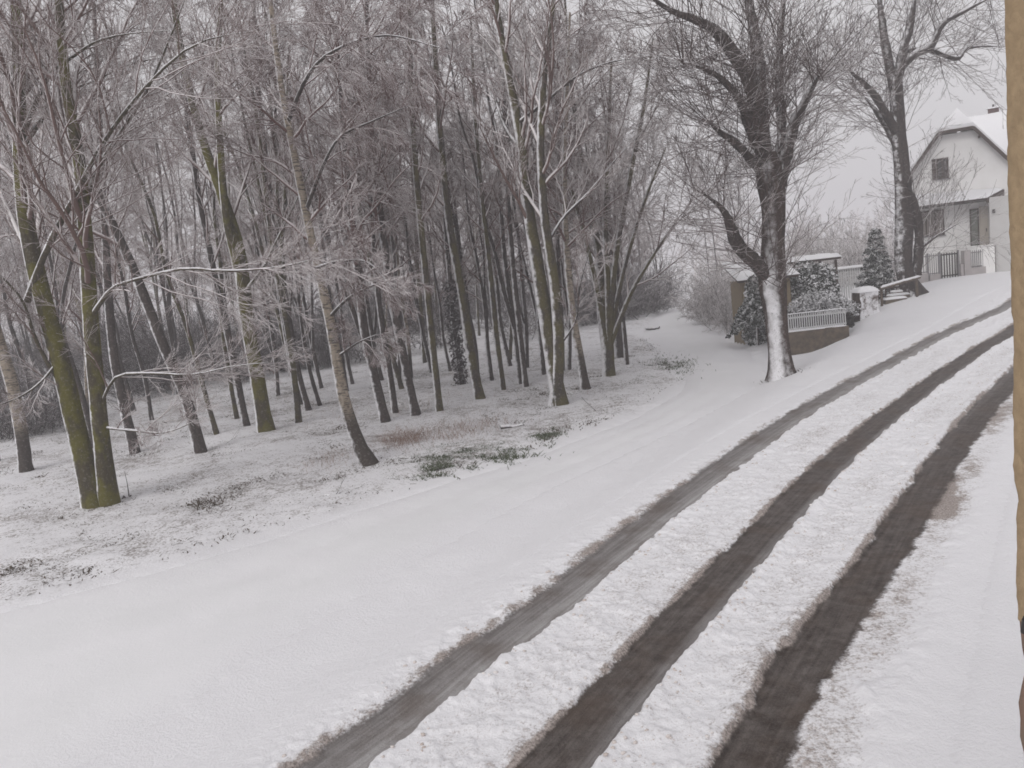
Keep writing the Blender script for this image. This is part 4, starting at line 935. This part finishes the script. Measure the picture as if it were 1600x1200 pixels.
def window(x0, x1, z0, z1, parent, fr, gl, mull=1, y=0.):
    k = hb(); t = .07
    k.box(((x0 + x1) / 2, y - .02, z0 + t / 2), (x1 - x0, .10, t)); k.box(((x0 + x1) / 2, y - .02, z1 - t / 2), (x1 - x0, .10, t))
    for x in [x0 + t / 2, x1 - t / 2] + [x0 + (x1 - x0) * (i + 1) / (mull + 1) for i in range(mull)]: k.box((x, y - .022, (z0 + z1) / 2), (t, .096, z1 - z0 - 2 * t))
    w = k.build('window', M[fr], parent, off=O)
    k = hb(); k.box(((x0 + x1) / 2, y - .012, (z0 + z1) / 2), (x1 - x0 - .04, .03, z1 - z0 - .04)); k.build('pane', M[gl], w, off=O)
    k = hb(); k.box(((x0 + x1) / 2, y - .05, z0 - .03), (x1 - x0 + .14, .16, .05)); k.build('sill', M['greypaint'], w, off=O); return w
window(1.24, 1.84, 6.62, 7.74, hs_, 'brown', 'glass', 1)
k = hb(); k.box((1.12, -.03, 7.18), (.2, .06, 1.14)); k.build('shutter', M['brown'], hs_, off=O)
window(.18, 1.54, 3.52, 4.95, hs_, 'brown', 'curtain', 2)
window(2.78, 3.22, 2.68, 4.76, hs_, 'brown', 'greenglass', 0)
k = hb(); k.box((3.45, -.03, 3.74), (.42, .06, 2.2)); k.build('door', M['beigewall'], hs_, off=O)
k = hb(); k.box((3.56, -.08, 3.55), (.05, .05, .16)); k.build('door_handle', M['iron'], hs_, off=O)
k = hb(); k.box((4.45, -.55, 3.05), (1.4, 1.0, 4.4)); k.build('side_annexe', M['greywall'], hs_, off=O)
pe_ = [(-.2, -1.15, 5.1), (3.6, -1.15, 5.1), (4.4, -.02, 5.5), (-.2, -.02, 5.75)]
k = hb(); k.hexa(pe_ + [(x, y, z + .13) for x, y, z in pe_]); pr = k.build('porch_roof', M['brown'], hs_, off=O)
snow_slab([np.array((x + dx, y + dy, z + .14)) - O for (x, y, z), dx, dy in zip(pe_, (-.06, .05, .02, -.06), (-.06, -.06, 0, 0))], .13, pr)
k = hb(); k.bar((-.2, -1.22, 5.12), (3.6, -1.22, 5.12), .055, 8); k.build('gutter', M['iron'], pr, off=O)
k = hb(); k.hexa([(3.61, -1.15, 5.02), (3.67, -1.15, 5.02), (4.44, -.04, 4.75), (4.38, -.04, 4.75), (3.61, -1.15, 5.22), (3.67, -1.15, 5.22), (4.44, -.04, 5.6), (4.38, -.04, 5.6)]); k.build('porch_side', M['brown'], pr, off=O)
k = hb(); k.box((3.95, -1.09, 4.5), (.14, .08, .2)); k.build('wall_lamp', M['iron'], hs_, off=O)
k = hb(); k.box((3.1, -1.32, 1.75), (1.7, .2, 2.0)); k.box((3.1, -1.3, 2.74), (1.8, .34, .06)); k.build('terrace_parapet', M['white'], hs_, off=O)
k = hb(); k.box((1.6, -.55, 1.2), (1.0, 1.0, 2.6)); k.build('terrace', M['white'], hs_, off=O)

# street fence in front of the house
fy = 43.; fx0 = 20.95; o3 = np.array((fx0, fy, float(h0(fx0, fy)))); gf = lambda x: float(h0(x, fy)) + .02
fn = empty('railing_fence', o3, 'grey metal bar fence on a pinkish plinth in front of the white house', 'fence')
k = MB(); k.bar((fx0, fy, gf(fx0) - .2), (fx0, fy, 2.75), .05, 8); k.build('post', M['whitepaint'], fn, off=o3)
for x in (23.05, 23.7, 24.72): k = MB(); k.box((x, fy, (gf(x) + 2.66) / 2 - .1), (.08, .08, 2.66 - gf(x) + .2)); k.build('post', M['greypaint'], fn, off=o3)
k = MB(); k.box((25.12, fy, (gf(25.1) + 2.6) / 2 - .1), (.34, .34, 2.6 - gf(25.1) + .2)); k.build('pillar', M['pinkstone'], fn, off=o3)
def bars(x0, x1, z0, z1, n_, mat):
    for zq in (z0 + .05, z1 - .12): k = MB(); k.box(((x0 + x1) / 2, fy, zq), (x1 - x0, .035, .05)); k.build('rail', M[mat], fn, off=o3)
    for q in range(n_):
        x = x0 + (q + .5) * (x1 - x0) / n_; k = MB(); k.box((x, fy - .03, (z0 + z1) / 2), (.03, .025, z1 - z0)); k.build('bar', M[mat], fn, off=o3)
bars(21.02, 23.0, 1.62, 2.62, 15, 'greypaint'); bars(23.1, 23.66, 1.5, 2.62, 5, 'greypaint'); bars(25.32, 26.4, 1.62, 2.55, 10, 'greypaint')
for x0, x1, zt_ in ((21.0, 23.0, 1.6), (23.1, 23.66, 1.5), (24.77, 24.94, 1.9), (25.3, 26.42, 1.62)):
    k = MB(); k.box(((x0 + x1) / 2, fy, zt_ / 2 + .35), (x1 - x0 - .01, .22, zt_ - .7)); k.build('plinth', M['pinkstone'], fn, off=o3)
gt = empty('garden_gate', (23.75, fy, gf(23.75)), 'dark narrow bar gate in the grey fence before the house', 'gate'); o4 = np.array(gt.location)
for q in range(7): k = MB(); k.box((23.8 + q * .145, fy, 1.9), (.05, .04, 1.35)); k.build('bar', M['iron'], gt, off=o4)
for zq in (1.35, 2.48): k = MB(); k.box((24.23, fy + .03, zq), (.96, .04, .07)); k.build('rail', M['iron'], gt, off=o4)
wg = empty('picket_gate', (26.6, fy, gf(26.6)), 'white picket gate between dark posts at the far right beside the ochre wall edge', 'gate'); o5 = np.array(wg.location)
for x in (26.58, 28.1): k = MB(); k.box((x, fy, 1.85), (.2, .2, 1.75)); k.build('post', M['brown'], wg, off=o5)
for q in range(7): k = MB(); k.box((26.82 + q * .18, fy, 2.0), (.09, .03, 1.2)); k.build('picket', M['whitepaint'], wg, off=o5)
for zq in (1.55, 2.4): k = MB(); k.box((27.36, fy + .04, zq), (1.35, .04, .08)); k.build('rail', M['whitepaint'], wg, off=o5)

# ------------------------------------------------------------------ ochre wall edge beside the viewpoint
ow = empty('house_wall', (.5075, .8, 0), 'rough ochre plastered wall corner rising along the right edge of the picture', 'wall')
def wall_piece(name, z0, z1, mat, x0, seed, amp, dz):
    zz = np.arange(z0, z1 + dz, dz); yy = np.r_[np.linspace(-.45, -.06, 8), np.linspace(-.052, 0, 8)]; xx = np.r_[np.linspace(.008, .06, 6), np.linspace(.2, 2.6, 10)]
    prof = np.array([(0, y) for y in yy] + [(x, 0) for x in xx]); prof[15] += (.003, -.003)
    S_, Z_ = np.meshgrid(np.arange(len(prof)), zz, indexing='ij'); Xq = prof[S_, 0] + x0; Yq = prof[S_, 1]
    nz = fbm(Z_ * 22 + S_ * .35, Yq * 30 + Xq * 20, seed, 4) - .5; n2 = fbm(Z_ * 90, S_ * .9, seed + 5, 3) - .5
    V = np.stack([Xq - nz * amp - n2 * amp * .6, Yq + nz * amp * .8 - n2 * amp * .2, Z_], -1).reshape(-1, 3)
    return mesh_np(name, V, grid_faces(len(prof), len(zz)), M[mat], ow)
wall_piece('plaster', 3.775, 7.0, 'plaster', 0, 3, .006, .008)
wall_piece('brickwork', -.1, 3.776, 'brick', .003, 9, .018, .02)
k = MB(); k.bar((.03, -.02, 3.787), (-.006, -.03, 3.785), .006, 8); k.bar((-.006, -.03, 3.786), (-.008, -.03, 3.772), .005, 8); k.build('hook', M['iron'], ow, smooth=True)

# ------------------------------------------------------------------ grass, leaves, fallen wood
def blades(rng, X_, Y_, hgt, w, lean=.5, dz=.02):
    n_ = len(X_); a = rng.random(n_) * 6.283; hh = hgt * rng.uniform(.4, 1.3, n_); z_ = h0(X_, Y_) + dz
    b = np.stack([X_, Y_, z_], 1); s_ = np.stack([np.cos(a), np.sin(a), a * 0], 1) * (w * rng.uniform(.6, 1.4, n_))[:, None]
    l_ = rng.normal(size=(n_, 3)) * lean; l_[:, 2] = 1; mid = b + l_ * (hh * .55)[:, None]; l2 = l_ + rng.normal(size=(n_, 3)) * lean * .8; l2[:, 2] = .5
    tip = mid + l2 * (hh * .5)[:, None]; V = np.stack([b - s_, b + s_, mid + s_ * .8, mid - s_ * .8, tip], 1).reshape(-1, 3); i = np.arange(n_)[:, None] * 5
    return V, [i + np.array([[0, 1, 2, 3]]), i + np.array([[3, 2, 4]])]
rng = np.random.default_rng(91)
def px_patch(cx_, cy_, rx, ry_, n_):
    q = rng.normal(size=(n_, 2)) * .5; P = []
    d = place(cx_, cy_); ex = place(cx_ + rx, cy_ - rx * .11) - d; ey = place(cx_, cy_ - ry_) - d
    return d[0] + q[:, 0] * ex[0] + q[:, 1] * ey[0], d[1] + q[:, 0] * ex[1] + q[:, 1] * ey[1]
def multi(lst):
    xs, ys = zip(*[px_patch(*a) for a in lst]); return np.concatenate(xs), np.concatenate(ys)
x, y = multi([(690, 718, 55, 20, 4200), (680, 740, 50, 10, 1700), (735, 710, 55, 13, 2200), (800, 702, 55, 11, 2000), (850, 684, 28, 9, 1300), (1040, 575, 48, 14, 1600), (1010, 592, 35, 7, 400), (770, 722, 70, 9, 1200), (640, 745, 50, 10, 350)])
keep = fbm(x * 2.6, y * 2.6, 3, 3) > .47; V, f = blades(rng, x[keep], y[keep], .14, .011, .7); tag(mesh_np('green_grass', V, f, M['green'], smooth=False), 'tufts of frosted green grass showing through the snow beside the path', 'grass', kind='stuff')
x, y = multi([(632, 692, 42, 14, 900), (740, 672, 75, 14, 420), (525, 722, 35, 16, 110), (490, 735, 35, 10, 70), (700, 690, 70, 12, 260), (420, 640, 160, 25, 200), (650, 640, 200, 18, 260)])
V, f = blades(rng, x, y, .38, .004, .6); tag(mesh_np('dry_grass', V, f, M['russet'], smooth=False), 'russet dry grass and dead stems standing out of the snow', 'grass', kind='stuff')
xr, yr_ = [], []
for q in heroes + [place(1222, 592)[:2]]:
    n_ = 130; a_ = rng.random(n_) * 6.283; r_ = .22 + np.abs(rng.normal(size=n_)) * .22; xr.append(q[0] + np.cos(a_) * r_ * 1.3); yr_.append(q[1] + np.sin(a_) * r_)
V, f = blades(rng, np.concatenate(xr), np.concatenate(yr_), .09, .010, .9, .04); tag(mesh_np('grass_tufts', V, f, M['litter'], smooth=False), 'dark grass and leaves bared around the feet of the trunks', 'grass', kind='stuff')
n_ = 300000; y = rng.uniform(12, 44, n_); x = y * np.tan(rng.uniform(-.72, .2, n_)); dd = path_mid_dist(x[:1], y[:1])
dd = np.concatenate([path_mid_dist(x[a:a + 15000], y[a:a + 15000]) for a in range(0, n_, 15000)])
den = ss(.2, -1.2, dd) * (.15 + ss(.30, .62, fbm(x * .45, y * .45, 14, 3))) * (.2 + .65 * ss(.30, .85, fbm(x * 2.4, y * 2.4, 15, 3))) * (1 + .8 * ss(24, 14, y)); keep = rng.random(n_) < den * .8
V, f = blades(rng, x[keep], y[keep], .065, .014, 1.1, .055); tag(mesh_np('leaf_litter', V, f, M['litter'], smooth=False), 'dark specks of leaves and grass poking through the thin snow of the wood floor', 'leaf litter', kind='stuff')

def fallen(px0, px1, r_, label, seed, cat='fallen branch', twigs=6):
    a = place(*px0); b_ = place(*px1); rng = np.random.default_rng(seed); t = np.linspace(0, 1, 9)[:, None]; P = a * (1 - t) + b_ * t; P[:, 2] += .05 + r_ * .7; P += rng.normal(size=P.shape) * .03
    root = empty('fallen_branch', a, label, cat); R = np.linspace(r_, r_ * .5, 9); V, f = tubes((P - a)[None], R[None], 8); mesh_np('wood', V, f, M['limb'], root)
    if twigs:
        P1, R1, L1 = grow((P - a)[None], R[None], twigs, rng, .2, 1, (.4, .8), np.array([.8]), .3, 5, .05, .12, .5, .02, .006); V, f = tubes(P1, R1, 4); mesh_np('twigs', V, f, M['limb'], root)
fallen((782, 675), (822, 670), .09, 'short log lying in the snow above the green grass', 1, 'log', 2)
fallen((1008, 517), (1032, 516), .12, 'dark log on the snow left of the far path', 2, 'log', 0)
fallen((325, 708), (368, 690), .025, 'thin bare stick sloping beside the strongly leaning trunk', 3)
fallen((180, 788), (215, 776), .05, 'short dark branch at the foot of the twin-stemmed tree', 4, twigs=2)
fallen((920, 645), (950, 650), .03, 'broken twig lying by the path beyond the green grass', 5)
fallen((505, 782), (545, 776), .03, 'thin branch on the snow below the leaning birch', 6)

# ------------------------------------------------------------------ snowy air
hm = bpy.data.materials.new('snowy_air'); hm.use_nodes = True; hm.node_tree.nodes.clear()
vo = hm.node_tree.nodes.new('ShaderNodeOutputMaterial'); pv = hm.node_tree.nodes.new('ShaderNodeVolumePrincipled'); pv.inputs['Color'].default_value = (.93, .92, .94, 1); pv.inputs['Density'].default_value = .0033; pv.inputs['Anisotropy'].default_value = 0.2
hm.node_tree.links.new(pv.outputs[0], vo.inputs['Volume'])
k = MB(); k.box((0, 900, 14), (3200, 2200, 40)); hz_ = k.build('haze', hm); hz_.display_type = 'WIRE'
tag(hz_, 'thin snowy air that pales the far trees', 'haze', kind='stuff')
